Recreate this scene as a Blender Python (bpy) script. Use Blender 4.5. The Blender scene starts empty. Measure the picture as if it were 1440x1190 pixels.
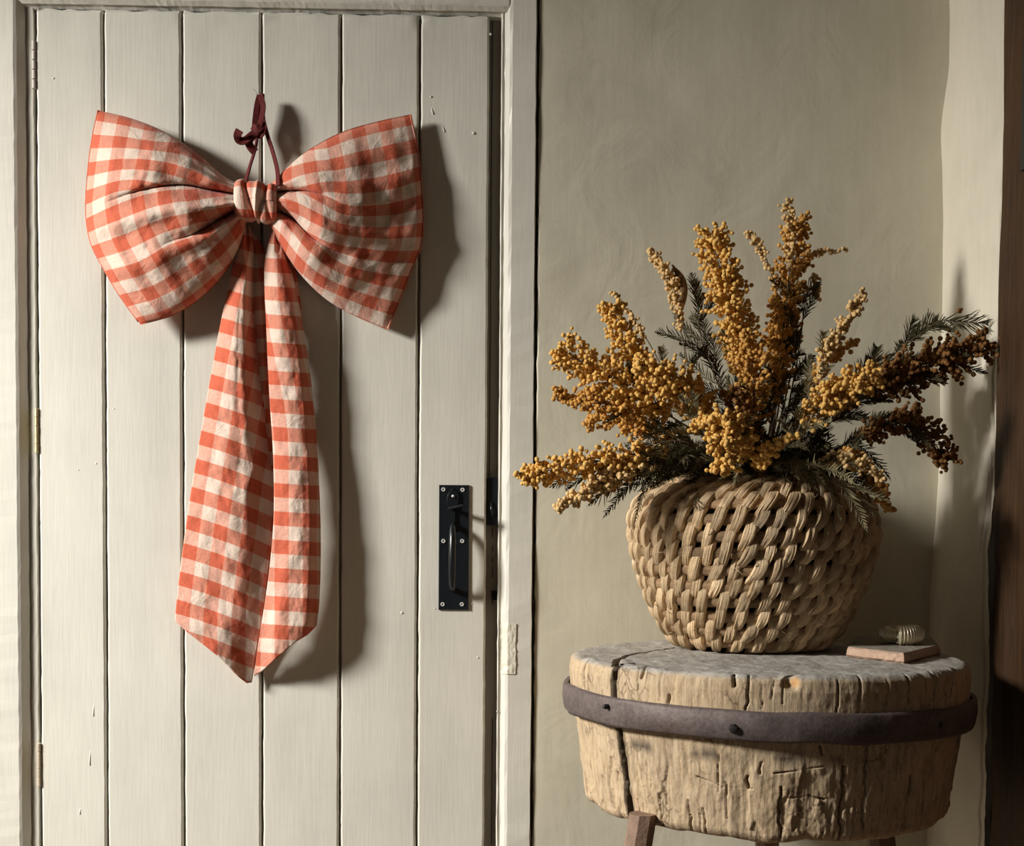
import bpy, math, random
import numpy as np
from mathutils import Vector, Matrix

random.seed(7)
rng = np.random.default_rng(7)
PI = math.pi
sc = bpy.context.scene
C = sc.collection

# ------------------------------------------------------------------ camera, light, exposure
F = 1900.0                      # focal length in pixels of the 1440 wide frame
PX0, PY0 = 720.0, 821.0         # principal point (the photo is a crop, hence a lens shift)
CAM = Vector((0.0, -2.235, 1.0))
yaw, pitch, roll = math.radians(1.5), math.radians(2.45), math.radians(0.43)
fwd = Vector((math.sin(yaw) * math.cos(pitch), math.cos(yaw) * math.cos(pitch), -math.sin(pitch)))
right0 = fwd.cross(Vector((0, 0, 1))).normalized()
up0 = right0.cross(fwd).normalized()
right = (right0 * math.cos(roll) + up0 * math.sin(roll)).normalized()
up = right.cross(fwd).normalized()
ROT = Matrix((right, up, -fwd)).transposed()
cd = bpy.data.cameras.new('camera')
cd.sensor_width = 36.0
cd.lens = F / 1440 * 36
cd.shift_x = 0.0
cd.shift_y = (PY0 - 595.0) / 1440
cd.clip_start = 0.05
co = bpy.data.objects.new('camera', cd)
C.objects.link(co)
co.matrix_world = Matrix.Translation(CAM) @ ROT.to_4x4()
sc.camera = co

world = bpy.data.worlds.new('world')
sc.world = world
world.use_nodes = True
world.node_tree.nodes['Background'].inputs['Color'].default_value = (1.0, 0.97, 0.92, 1)
world.node_tree.nodes['Background'].inputs['Strength'].default_value = 0.07

ld = bpy.data.lights.new('window_daylight', 'AREA')
ld.shape = 'RECTANGLE'
ld.size, ld.size_y = 0.50, 0.46
ld.energy = 46
ld.spread = math.radians(82)
ld.color = (1.0, 0.97, 0.92)
lo = bpy.data.objects.new('window_daylight', ld)
C.objects.link(lo)
LPOS = Vector((-2.70, -1.25, 2.15))
lo.location = LPOS
ldir = Vector((2.6, 1.25, -2.1)).normalized()
lz = -ldir
lx = Vector((0, 0, 1)).cross(lz).normalized()
ly = lz.cross(lx)
lo.rotation_euler = Matrix((-ly, lx, lz)).transposed().to_euler()   # size (local x) runs vertically

vs = sc.view_settings
vs.view_transform = 'Standard'
vs.look = 'None'
vs.gamma = 1.0
vs.use_curve_mapping = False
vs.exposure = 0.0


# ------------------------------------------------------------------ helpers
def P(px, py, Y):
    """point on the plane y = Y seen at a photo pixel"""
    d = ROT @ Vector(((px - PX0) / F, -(py - PY0) / F, -1.0))
    return CAM + d * ((Y - CAM.y) / d.y)


def PZ(px, py, Z):
    d = ROT @ Vector(((px - PX0) / F, -(py - PY0) / F, -1.0))
    return CAM + d * ((Z - CAM.z) / d.z)


def PN(px, py, Y):
    """vectorised P"""
    px, py, Y = np.broadcast_arrays(np.asarray(px, float), np.asarray(py, float), np.asarray(Y, float))
    R = np.array(ROT)
    v = np.stack([(px - PX0) / F, -(py - PY0) / F, -np.ones_like(px)], -1)
    d = v @ R.T
    t = (Y - CAM.y) / d[..., 1]
    return np.array(CAM) + d * t[..., None]


def mesh_np(name, V, Q, uv=None, smooth=True):
    me = bpy.data.meshes.new(name)
    V = np.asarray(V, np.float32).reshape(-1, 3)
    Q = np.asarray(Q, np.int32)
    n, k = Q.shape
    me.vertices.add(len(V))
    me.vertices.foreach_set('co', V.ravel())
    me.loops.add(n * k)
    me.loops.foreach_set('vertex_index', Q.ravel())
    me.polygons.add(n)
    me.polygons.foreach_set('loop_start', np.arange(0, n * k, k, dtype=np.int32))
    me.polygons.foreach_set('loop_total', np.full(n, k, np.int32))
    me.polygons.foreach_set('use_smooth', np.full(n, bool(smooth)))
    if uv is not None:
        l = me.uv_layers.new(name='UVMap')
        l.data.foreach_set('uv', np.asarray(uv, np.float32)[Q.ravel()].ravel())
    me.update(calc_edges=True)
    me.validate()
    return me


def grid_q(n, m, wrap_m=False, off=0, flip=False):
    i, j = np.meshgrid(np.arange(n - 1), np.arange(m if wrap_m else m - 1), indexing='ij')
    j2 = (j + 1) % m
    q = np.stack([i * m + j, i * m + j2, (i + 1) * m + j2, (i + 1) * m + j], -1).reshape(-1, 4) + off
    return q[:, ::-1] if flip else q


class MB:
    """collects quads/tris as quads + tris, one mesh at the end"""
    def __init__(s):
        s.v, s.f = [], []

    def add(s, verts, faces):
        o = len(s.v)
        s.v.extend([tuple(v) for v in verts])
        s.f.extend([tuple(i + o for i in f) for f in faces])

    def box(s, a, b, bev=0.0):
        x0, y0, z0 = a
        x1, y1, z1 = b
        if bev <= 0:
            s.add([(x0, y0, z0), (x1, y0, z0), (x1, y1, z0), (x0, y1, z0), (x0, y0, z1), (x1, y0, z1), (x1, y1, z1), (x0, y1, z1)],
                  [(0, 3, 2, 1), (4, 5, 6, 7), (0, 1, 5, 4), (1, 2, 6, 5), (2, 3, 7, 6), (3, 0, 4, 7)])
            return
        # bevel on the front (-y) vertical/horizontal edges
        f = [(x0, y1, z0), (x1, y1, z0), (x1, y1, z1), (x0, y1, z1)]
        g = [(x0, y0 + bev, z0), (x1, y0 + bev, z0), (x1, y0 + bev, z1), (x0, y0 + bev, z1)]
        h = [(x0 + bev, y0, z0 + bev), (x1 - bev, y0, z0 + bev), (x1 - bev, y0, z1 - bev), (x0 + bev, y0, z1 - bev)]
        fs = [(3, 2, 1, 0), (8, 9, 10, 11)]
        for k in range(4):
            n = (k + 1) % 4
            fs += [(k, n, n + 4, k + 4), (k + 4, n + 4, n + 8, k + 8)]
        s.add(f + g + h, fs)

    def tube(s, pts, rad, n=10, cap=True, ell=None):
        pts = [Vector(p) for p in pts]
        rads = rad if isinstance(rad, (list, tuple)) else [rad] * len(pts)
        t0 = (pts[1] - pts[0]).normalized()
        ref = Vector((0, 0, 1)) if abs(t0.z) < 0.9 else Vector((1, 0, 0))
        a = t0.cross(ref).normalized()
        vs_, fs = [], []
        for i, p in enumerate(pts):
            t = (pts[min(i + 1, len(pts) - 1)] - pts[max(i - 1, 0)]).normalized()
            a = (a - t * a.dot(t)).normalized()
            b = t.cross(a)
            for k in range(n):
                th = 2 * PI * k / n
                vs_.append(p + (a * math.cos(th) + b * math.sin(th)) * rads[i])
        for i in range(len(pts) - 1):
            for k in range(n):
                k2 = (k + 1) % n
                fs.append((i * n + k, i * n + k2, (i + 1) * n + k2, (i + 1) * n + k))
        if cap:
            fs.append(tuple(range(n - 1, -1, -1)))
            fs.append(tuple((len(pts) - 1) * n + k for k in range(n)))
        s.add(vs_, fs)

    def mesh(s, name, smooth=False):
        me = bpy.data.meshes.new(name)
        me.from_pydata(s.v, [], s.f)
        if smooth:
            me.polygons.foreach_set('use_smooth', np.ones(len(me.polygons), bool))
        me.update()
        return me


def link(name, me, mat=None, parent=None):
    if isinstance(me, MB):
        me = me.mesh(name)
    o = bpy.data.objects.new(name, me)
    if mat is not None and me is not None and len(me.materials) == 0:
        me.materials.append(mat)
    C.objects.link(o)
    if parent is not None:
        o.parent = parent
        o.matrix_parent_inverse = parent.matrix_world.inverted()
    return o


def tag(o, label=None, cat=None, group=None, kind=None):
    if label: o['label'] = label
    if cat: o['category'] = cat
    if group: o['group'] = group
    if kind: o['kind'] = kind
    return o


def empty(name, loc, label=None, cat=None, group=None, kind=None):
    o = bpy.data.objects.new(name, None)
    o.empty_display_size = 0.05
    C.objects.link(o)
    o.location = loc
    o.matrix_world = Matrix.Translation(Vector(loc))
    return tag(o, label, cat, group, kind)


_perm = rng.permutation(4096)
_val = rng.random(4096) * 2 - 1


def vn(x, y, seed=0):
    x = np.asarray(x, float); y = np.asarray(y, float)
    xi = np.floor(x).astype(int); yi = np.floor(y).astype(int)
    fx = x - xi; fy = y - yi
    fx = fx * fx * (3 - 2 * fx); fy = fy * fy * (3 - 2 * fy)
    def h(a, b):
        return _val[_perm[(_perm[(a + seed * 131) & 4095] + b) & 4095]]
    return (h(xi, yi) * (1 - fx) + h(xi + 1, yi) * fx) * (1 - fy) + (h(xi, yi + 1) * (1 - fx) + h(xi + 1, yi + 1) * fx) * fy


def fbm(x, y, seed=0, o=4):
    t, a, f = 0, 1.0, 1.0
    for k in range(o):
        t = t + a * vn(x * f, y * f, seed + k)
        a *= 0.5; f *= 2.03
    return t


def sm(a, b, x):
    t = np.clip((np.asarray(x, float) - a) / (b - a), 0, 1)
    return t * t * (3 - 2 * t)


def spline(pts, n):
    """Catmull-Rom through pts, n samples, evenly in arc length"""
    p = np.array(pts, float)
    if len(p) == 2:
        t = np.linspace(0, 1, n)[:, None]
        return p[0] * (1 - t) + p[1] * t
    q = np.vstack([2 * p[0] - p[1], p, 2 * p[-1] - p[-2]])
    out = []
    for i in range(len(p) - 1):
        a, b, c, d = q[i:i + 4]
        for t in np.linspace(0, 1, 24, endpoint=False):
            out.append(0.5 * ((2 * b) + (-a + c) * t + (2 * a - 5 * b + 4 * c - d) * t * t + (-a + 3 * b - 3 * c + d) * t ** 3))
    out.append(p[-1])
    out = np.array(out)
    L = np.concatenate([[0], np.cumsum(np.linalg.norm(np.diff(out, axis=0), axis=1))])
    s = np.linspace(0, L[-1], n)
    return np.stack([np.interp(s, L, out[:, k]) for k in range(p.shape[1])], -1)


# ------------------------------------------------------------------ materials
class NT:
    def __init__(s, name, rough=0.5, metallic=0.0, spec=0.5):
        s.m = bpy.data.materials.new(name)
        s.m.use_nodes = True
        s.t = s.m.node_tree
        s.b = s.t.nodes['Principled BSDF']
        s.b.inputs['Roughness'].default_value = rough
        s.b.inputs['Metallic'].default_value = metallic
        s.b.inputs['Specular IOR Level'].default_value = spec

    def n(s, typ, **kw):
        nd = s.t.nodes.new(typ)
        for k, v in kw.items():
            if k.startswith('i_'):
                key = k[2:]
                key = int(key) if key.isdigit() else key.replace('_', ' ')
                if hasattr(v, 'links') or isinstance(v, bpy.types.NodeSocket):
                    s.t.links.new(v, nd.inputs[key])
                else:
                    nd.inputs[key].default_value = v
            else:
                setattr(nd, k, v)
        return nd

    def l(s, a, b):
        s.t.links.new(a, b)

    def coord(s, kind='Object', scale=(1, 1, 1)):
        if kind == 'World':
            src = s.n('ShaderNodeNewGeometry').outputs['Position']
        else:
            src = s.n('ShaderNodeTexCoord').outputs[kind]
        mp = s.n('ShaderNodeMapping')
        mp.inputs['Scale'].default_value = scale
        s.l(src, mp.inputs['Vector'])
        return mp.outputs['Vector']

    def noise(s, vec, scale, detail=4, rough=0.55, dist=0.0):
        nd = s.n('ShaderNodeTexNoise')
        nd.inputs['Scale'].default_value = scale
        nd.inputs['Detail'].default_value = detail
        nd.inputs['Roughness'].default_value = rough
        nd.inputs['Distortion'].default_value = dist
        s.l(vec, nd.inputs['Vector'])
        return nd.outputs['Fac']

    def ramp(s, fac, stops):
        r = s.n('ShaderNodeValToRGB')
        e = r.color_ramp.elements
        while len(e) > 1:
            e.remove(e[-1])
        e[0].position, e[0].color = stops[0][0], (*stops[0][1], 1)
        for p, c in stops[1:]:
            x = e.new(p)
            x.color = (*c, 1)
        s.l(fac, r.inputs['Fac'])
        return r.outputs['Color']

    def mix(s, fac, a, b, mode='MIX'):
        m = s.n('ShaderNodeMix', data_type='RGBA', blend_type=mode)
        for v, i in ((fac, 0), (a, 6), (b, 7)):
            if isinstance(v, bpy.types.NodeSocket):
                s.l(v, m.inputs[i])
            elif isinstance(v, (int, float)):
                m.inputs[i].default_value = v
            else:
                m.inputs[i].default_value = (*v, 1)
        return m.outputs[2]

    def math(s, op, a, b=0.0, c=0.0):
        m = s.n('ShaderNodeMath', operation=op)
        for i, v in enumerate((a, b, c)):
            if isinstance(v, bpy.types.NodeSocket):
                s.l(v, m.inputs[i])
            else:
                m.inputs[i].default_value = v
        return m.outputs[0]

    def bump(s, hs, prev=None):
        """hs: list of (height socket, strength, distance)"""
        nrm = None
        for h, st, d in hs:
            b = s.n('ShaderNodeBump')
            b.inputs['Strength'].default_value = st
            b.inputs['Distance'].default_value = d
            s.l(h, b.inputs['Height'])
            if nrm is not None:
                s.l(nrm, b.inputs['Normal'])
            nrm = b.outputs['Normal']
        s.l(nrm, s.b.inputs['Normal'])

    def col(s, c):
        if isinstance(c, bpy.types.NodeSocket):
            s.l(c, s.b.inputs['Base Color'])
        else:
            s.b.inputs['Base Color'].default_value = (*c, 1)


def painted_wood(name, base, rough=0.42):
    t = NT(name, rough)
    v = t.coord('World', (1, 1, 0.05))
    st = t.noise(v, 260, 3, 0.6)
    v2 = t.coord('World', (1, 1, 0.22))
    big = t.noise(v2, 22, 4, 0.6)
    v3 = t.coord('World')
    blot = t.noise(v3, 5, 4, 0.6)
    dk = tuple(c * 0.90 for c in base)
    lt = tuple(min(1, c * 1.05) for c in base)
    c = t.ramp(blot, [(0.3, dk), (0.7, lt)])
    c = t.mix(0.22, c, t.ramp(st, [(0.35, tuple(k * 0.80 for k in base)), (0.6, lt)]))
    t.col(c)
    t.bump([(big, 0.16, 0.0010), (st, 0.42, 0.0005)])
    return t.m


def plaster(name, base, rough=0.75):
    t = NT(name, rough, spec=0.3)
    v = t.coord('World')
    blot = t.noise(v, 3.2, 5, 0.6, 0.6)
    fine = t.noise(v, 330, 3, 0.6)
    v2 = t.coord('World', (1, 1, 0.08))
    br = t.noise(v2, 90, 3, 0.6)
    tro = t.noise(v, 9, 3, 0.5, 1.2)
    c = t.ramp(blot, [(0.3, tuple(k * 0.86 for k in base)), (0.52, base), (0.75, tuple(k * 1.07 for k in base))])
    c = t.mix(0.2, c, t.ramp(br, [(0.3, tuple(k * 0.82 for k in base)), (0.65, tuple(k * 1.05 for k in base))]))
    t.col(c)
    t.bump([(tro, 0.35, 0.006), (br, 0.25, 0.0008), (fine, 0.25, 0.0006)])
    return t.m


PAINT = painted_wood('door_paint', (0.67, 0.645, 0.56))
FRAMEP = painted_wood('frame_paint', (0.67, 0.645, 0.56))
REBATE = painted_wood('rebate_shaded_paint', (0.30, 0.26, 0.21), 0.6)  # door paint darkened, the shade of the recess put into its colour
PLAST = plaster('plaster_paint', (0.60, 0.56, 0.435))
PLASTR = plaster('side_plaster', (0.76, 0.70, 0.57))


def simple(name, c, rough=0.5, metallic=0.0, nscale=60, var=0.25, bump=0.3, dist=0.0006, spec=0.5):
    t = NT(name, rough, metallic, spec)
    v = t.coord('World')
    f = t.noise(v, nscale, 4, 0.6)
    t.col(t.ramp(f, [(0.3, tuple(k * (1 - var) for k in c)), (0.7, tuple(min(1, k * (1 + var)) for k in c))]))
    if bump > 0:
        t.bump([(t.noise(v, nscale * 5, 3, 0.6), bump, dist)])
    return t.m


BLACK = simple('black_enamel', (0.007, 0.009, 0.011), 0.30, 0.0, 80, 0.2, 0.12)
GAP = simple('dark_gap', (0.012, 0.010, 0.008), 0.9, 0, 40, 0.2, 0)
STEEL = simple('screw_steel', (0.80, 0.79, 0.76), 0.30, 0.35, 200, 0.2, 0.1)
BRASS = simple('hinge_brass', (0.62, 0.52, 0.28), 0.35, 0.7, 120, 0.2, 0.2)
HINGEP = simple('hinge_painted', (0.45, 0.41, 0.35), 0.5, 0.0, 120, 0.2, 0.3)
HINGEW = simple('hinge_tan', (0.50, 0.42, 0.30), 0.5, 0.2, 120, 0.2, 0.3)
FLOORM = simple('floor_boards', (0.12, 0.08, 0.05), 0.6, 0, 12, 0.3, 0.3)
CEIL = simple('ceiling_paint', (0.35, 0.33, 0.29), 0.8, 0, 5, 0.05, 0.2)
LEFTW = simple('left_wall_paint', (0.30, 0.27, 0.22), 0.8, 0, 5, 0.05, 0.2)


def gingham():
    t = NT('gingham_linen', 0.85, spec=0.15)
    uv = t.n('ShaderNodeTexCoord').outputs['UV']
    wv = t.coord('UV', (1, 1, 1))
    wob = t.n('ShaderNodeTexNoise')
    wob.inputs['Scale'].default_value = 22
    wob.inputs['Detail'].default_value = 2
    t.l(wv, wob.inputs['Vector'])
    off = t.n('ShaderNodeVectorMath', operation='SCALE')
    sub = t.n('ShaderNodeVectorMath', operation='SUBTRACT')
    t.l(wob.outputs['Color'], sub.inputs[0])
    sub.inputs[1].default_value = (0.5, 0.5, 0.5)
    t.l(sub.outputs[0], off.inputs[0])
    off.inputs['Scale'].default_value = 0.035
    add = t.n('ShaderNodeVectorMath', operation='ADD')
    t.l(uv, add.inputs[0]); t.l(off.outputs[0], add.inputs[1])
    sep = t.n('ShaderNodeSeparateXYZ')
    t.l(add.outputs[0], sep.inputs[0])

    def stripe(x):
        fr = t.math('FRACT', x)
        tri = t.math('ABSOLUTE', t.math('SUBTRACT', fr, 0.5))       # 0 .. 0.5
        return t.math('SMOOTHSTEP' if False else 'MULTIPLY', t.n('ShaderNodeClamp', i_Value=t.math('ADD', t.math('MULTIPLY', t.math('SUBTRACT', tri, 0.25), 40.0), 0.5)).outputs[0], 1.0)
    su, sv = stripe(sep.outputs[0]), stripe(sep.outputs[1])
    # threads
    tv = t.coord('UV', (190, 12, 1)); th = t.coord('UV', (12, 190, 1))
    nv, nh = t.noise(tv, 1.0, 2, 0.7), t.noise(th, 1.0, 2, 0.7)
    tv2 = t.coord('UV', (40, 3, 1)); th2 = t.coord('UV', (3, 40, 1))
    sl = t.math('ADD', t.noise(tv2, 1.0, 2), t.noise(th2, 1.0, 2))
    s = t.math('ADD', t.math('MULTIPLY', su, 0.38), t.math('MULTIPLY', sv, 0.62))
    s = t.math('ADD', s, t.math('MULTIPLY', t.math('SUBTRACT', t.math('ADD', nv, nh), 1.0), 0.55))
    s = t.math('ADD', s, t.math('MULTIPLY', t.math('SUBTRACT', sl, 1.0), 0.34))
    c = t.ramp(s, [(0.0, (0.70, 0.56, 0.46)), (0.13, (0.67, 0.49, 0.40)), (0.36, (0.64, 0.34, 0.255)), (0.62, (0.60, 0.225, 0.145)), (0.92, (0.57, 0.130, 0.068)), (1.0, (0.50, 0.10, 0.05))])
    t.col(c)
    wr = t.coord('UV', (1, 1, 1))
    w1 = t.noise(wr, 1.5, 3, 0.6, 1.5)
    w2 = t.noise(wr, 5, 3, 0.6, 0.8)
    t.bump([(w1, 0.22, 0.010), (w2, 0.10, 0.0035), (t.math('ADD', nv, nh), 0.30, 0.0005)])
    t.b.inputs['Sheen Weight'].default_value = 0.15
    return t.m


GING = gingham()


def velvet():
    t = NT('burgundy_velvet', 0.8, spec=0.2)
    v = t.coord('World')
    t.col(t.ramp(t.noise(v, 300, 3), [(0.3, (0.055, 0.008, 0.008)), (0.7, (0.13, 0.018, 0.017))]))
    t.b.inputs['Sheen Weight'].default_value = 0.4
    t.b.inputs['Sheen Tint'].default_value = (0.7, 0.2, 0.2, 1)
    return t.m


VELVET = velvet()


def straw(name, a, b, c):
    t = NT(name, 0.55, spec=0.35)
    uv = t.coord('UV', (9, 0.9, 1))
    oi = t.n('ShaderNodeObjectInfo').outputs['Random']
    cmb = t.n('ShaderNodeVectorMath', operation='ADD')
    t.l(uv, cmb.inputs[0])
    cx = t.n('ShaderNodeCombineXYZ')
    t.l(t.math('MULTIPLY', oi, 37.0), cx.inputs[0]); t.l(t.math('MULTIPLY', oi, 11.0), cx.inputs[1])
    t.l(cx.outputs[0], cmb.inputs[1])
    st = t.noise(cmb.outputs[0], 1.0, 4, 0.65)
    big = t.noise(t.coord('World'), 45, 3, 0.6)
    col = t.ramp(st, [(0.30, a), (0.44, b), (0.66, c)])
    col = t.mix(0.65, col, t.ramp(big, [(0.3, tuple(k * 0.62 for k in b)), (0.7, c)]), 'MIX')
    hs = t.n('ShaderNodeHueSaturation')
    t.l(t.math('ADD', 0.72, t.math('MULTIPLY', oi, 0.5)), hs.inputs['Value'])
    t.l(col, hs.inputs['Color'])
    t.col(hs.outputs[0])
    t.bump([(st, 1.0, 0.0030)])
    return t.m


STRAW = straw('straw', (0.13, 0.065, 0.03), (0.52, 0.34, 0.175), (0.82, 0.62, 0.38))
STRAWD = straw('straw_cord_shaded', (0.07, 0.035, 0.018), (0.30, 0.175, 0.085), (0.50, 0.33, 0.18))  # cord straw darkened, shade between the strands put into its colour
CORE = simple('weave_gap_shade', (0.035, 0.02, 0.01), 0.9, 0, 60, 0.3, 0.3)


def pompom(name, c):
    t = NT(name, 0.9, spec=0.1)
    v = t.coord('World')
    f = t.noise(v, 140, 2)
    t.col(t.ramp(f, [(0.3, tuple(k * 0.72 for k in c)), (0.7, tuple(min(1, k * 1.15) for k in c))]))
    t.bump([(t.noise(v, 2400, 2, 0.7), 0.6, 0.0008)])
    return t.m


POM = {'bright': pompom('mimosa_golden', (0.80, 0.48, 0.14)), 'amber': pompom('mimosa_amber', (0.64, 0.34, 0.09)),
       'pale': pompom('mimosa_pale', (0.76, 0.52, 0.24)), 'brown': pompom('mimosa_shade_brown', (0.27, 0.13, 0.045))}  # brown: shade over the right-hand sprays put into the blossom colour
STEM = simple('dry_stem', (0.13, 0.09, 0.045), 0.8, 0, 150, 0.3, 0.3)
LEAF = simple('dark_fern', (0.080, 0.068, 0.034), 0.85, 0, 40, 0.45, 0, spec=0.08)
LEAFP = simple('sage_fern', (0.22, 0.19, 0.105), 0.8, 0, 40, 0.35, 0, spec=0.1)


def block_wood():
    t = NT('weathered_block_wood', 0.82, spec=0.2)
    v = t.coord('Object')
    fib = t.noise(t.coord('Object', (1, 1, 0.07)), 170, 5, 0.7, 0.5)
    fib2 = t.noise(t.coord('Object', (1, 1, 0.25)), 60, 5, 0.7, 1.2)
    blo = t.noise(v, 9, 5, 0.65, 0.8)
    fine = t.noise(v, 320, 4, 0.7)
    side = t.ramp(blo, [(0.28, (0.30, 0.205, 0.12)), (0.45, (0.50, 0.375, 0.24)), (0.6, (0.60, 0.42, 0.235)), (0.8, (0.36, 0.27, 0.18))])
    side = t.mix(0.55, side, t.ramp(fib, [(0.34, (0.12, 0.075, 0.04)), (0.47, (0.50, 0.37, 0.235)), (0.66, (0.72, 0.58, 0.40))]))
    side = t.mix(0.35, side, t.ramp(fib2, [(0.36, (0.16, 0.105, 0.06)), (0.5, (0.54, 0.42, 0.28))]), 'MIX')
    top = t.ramp(t.noise(t.coord('Object', (1, 0.35, 1)), 30, 5, 0.65, 1.0), [(0.3, (0.26, 0.235, 0.20)), (0.55, (0.44, 0.415, 0.375)), (0.75, (0.56, 0.54, 0.49))])
    sep = t.n('ShaderNodeSeparateXYZ')
    t.l(v, sep.inputs[0])
    # object space: origin at the centre of the top face; weathered grey on the horizontal cut only
    m = t.n('ShaderNodeMapRange')
    m.inputs['From Min'].default_value = -0.007
    m.inputs['From Max'].default_value = -0.001
    t.l(sep.outputs[2], m.inputs['Value'])
    c = t.mix(m.outputs[0], side, top)
    # band of old iron staining just below the hoop
    vo = t.n('ShaderNodeTexVoronoi', feature='DISTANCE_TO_EDGE')
    vo.inputs['Scale'].default_value = 1.0
    wv = t.n('ShaderNodeVectorMath', operation='ADD')
    t.l(t.coord('Object', (75, 75, 42)), wv.inputs[0])
    nz1 = t.n('ShaderNodeTexNoise'); nz1.inputs['Scale'].default_value = 40; nz1.inputs['Detail'].default_value = 3
    t.l(v, nz1.inputs['Vector'])
    t.l(nz1.outputs['Color'], wv.inputs[1])
    t.l(wv.outputs[0], vo.inputs['Vector'])
    ck = t.math('SUBTRACT', 1.0, t.n('ShaderNodeClamp', i_Value=t.math('MULTIPLY', vo.outputs['Distance'], 14.0)).outputs[0])
    ckm = t.n('ShaderNodeClamp', i_Value=t.math('MULTIPLY', t.math('SUBTRACT', t.noise(v, 13, 3, 0.6), 0.50), 7.0)).outputs[0]
    ck = t.math('MULTIPLY', ck, ckm)
    c = t.mix(t.math('MULTIPLY', ck, 0.75), c, (0.10, 0.065, 0.035))
    d = t.math('ABSOLUTE', t.math('ADD', sep.outputs[2], 0.103))
    stn = t.math('MULTIPLY', t.math('SUBTRACT', 1.0, t.n('ShaderNodeClamp', i_Value=t.math('MULTIPLY', d, 75.0)).outputs[0]),
                 t.n('ShaderNodeClamp', i_Value=t.math('MULTIPLY', t.math('SUBTRACT', t.noise(t.coord('Object', (1, 1, 0.5)), 26, 4, 0.6), 0.50), 9.0)).outputs[0])
    c = t.mix(t.math('MULTIPLY', stn, 0.8), c, (0.05, 0.04, 0.035))
    at = t.n('ShaderNodeAttribute', attribute_name='tint')
    c = t.mix(at.outputs['Fac'], c, (0.62, 0.33, 0.12))
    ad = t.n('ShaderNodeAttribute', attribute_name='crack_shade')
    c = t.mix(ad.outputs['Fac'], c, (0.018, 0.012, 0.008))
    t.col(c)
    t.bump([(fib2, 0.25, 0.003), (fib, 0.8, 0.0013), (fine, 0.5, 0.0009)])
    return t.m


WOOD = block_wood()


def iron():
    t = NT('rusted_iron', 0.62, 0.35, 0.4)
    v = t.coord('Object')
    a = t.noise(v, 22, 5, 0.7, 0.5)
    b = t.noise(v, 160, 4, 0.7)
    c = t.ramp(a, [(0.3, (0.085, 0.066, 0.060)), (0.5, (0.145, 0.115, 0.105)), (0.72, (0.23, 0.185, 0.165))])
    c = t.mix(0.4, c, t.ramp(b, [(0.35, (0.06, 0.045, 0.045)), (0.65, (0.20, 0.155, 0.145))]))
    r = t.n('ShaderNodeClamp', i_Value=t.math('MULTIPLY', t.math('SUBTRACT', t.noise(v, 7, 4, 0.6), 0.58), 8.0)).outputs[0]
    c = t.mix(t.math('MULTIPLY', r, 0.45), c, (0.22, 0.10, 0.05))
    t.col(c)
    t.bump([(b, 0.5, 0.0012), (t.noise(v, 500, 3), 0.3, 0.0005)])
    return t.m


IRON = iron()
NAILM = simple('nail_iron', (0.03, 0.025, 0.025), 0.5, 0.5, 200, 0.3, 0.3)


def beam():
    t = NT('dark_oak_beam', 0.6, spec=0.3)
    f = t.noise(t.coord('World', (1, 1, 0.06)), 130, 5, 0.7, 0.6)
    g = t.noise(t.coord('World', (1, 1, 0.4)), 8, 4, 0.6)
    c = t.ramp(f, [(0.32, (0.016, 0.007, 0.002)), (0.5, (0.048, 0.021, 0.007)), (0.72, (0.10, 0.046, 0.017))])
    c = t.mix(0.5, c, t.ramp(g, [(0.3, (0.02, 0.009, 0.003)), (0.7, (0.085, 0.04, 0.014))]))
    t.col(c)
    t.bump([(f, 0.7, 0.003)])
    return t.m


BEAM = beam()
CRACKM = simple('crack_dark', (0.02, 0.015, 0.01), 0.95, 0, 50, 0.2, 0)


def stone(name, a, b, sc_=60):
    t = NT(name, 0.85, spec=0.2)
    v = t.coord('World')
    f = t.noise(v, sc_, 5, 0.7)
    t.col(t.ramp(f, [(0.3, a), (0.7, b)]))
    t.bump([(t.noise(v, 150, 5, 0.7), 0.8, 0.003), (t.noise(v, 500, 3, 0.6), 0.5, 0.001)])
    return t.m


SLAB = stone('sandstone', (0.42, 0.27, 0.19), (0.60, 0.42, 0.31))
SLABT = stone('sandstone_top', (0.25, 0.215, 0.17), (0.40, 0.36, 0.30))
AMMO = simple('fossil_pyrite', (0.85, 0.72, 0.52), 0.28, 0.35, 90, 0.3, 0.4, 0.0008)

# ------------------------------------------------------------------ the room
WY = -0.003                                        # plaster plane of the back wall
XR = P(1323, 600, WY).x                           # the right-hand corner
ZTOP, ZH = 2.60, P(370, 17, 0).z                  # ceiling, top of the door
mid = lambda px, Y=0.0, py=600: P(px, py, Y).x
LW = -2.58                                        # inner face of the left wall
RY = -0.262                                       # where the plaster of the return ends and the oak starts

# back wall, right part (beside the door): gently uneven plaster
x0w = mid(754.5, WY)
nx, nz = 90, 200
xs = np.concatenate([[x0w, x0w], np.linspace(x0w + 0.003, XR + 0.03, nx)])
zs = np.linspace(0, ZTOP, nz)
X, Z = np.meshgrid(xs, zs, indexing='ij')
Y = WY + 0.0035 * fbm(X * 4, Z * 4, 3, 3)
edge = 0.0012 * vn(0 * X, Z * 60, 9) + 0.0008 * vn(0 * X, Z * 230, 10)
X = X + edge * (np.arange(len(xs)) < 3)[:, None]
Y[0] = 0.05
o = link('wall_back', mesh_np('wall_back', np.stack([X, Y, Z], -1), grid_q(len(xs), nz, flip=True)), PLAST)
tag(o, kind='structure')
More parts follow.
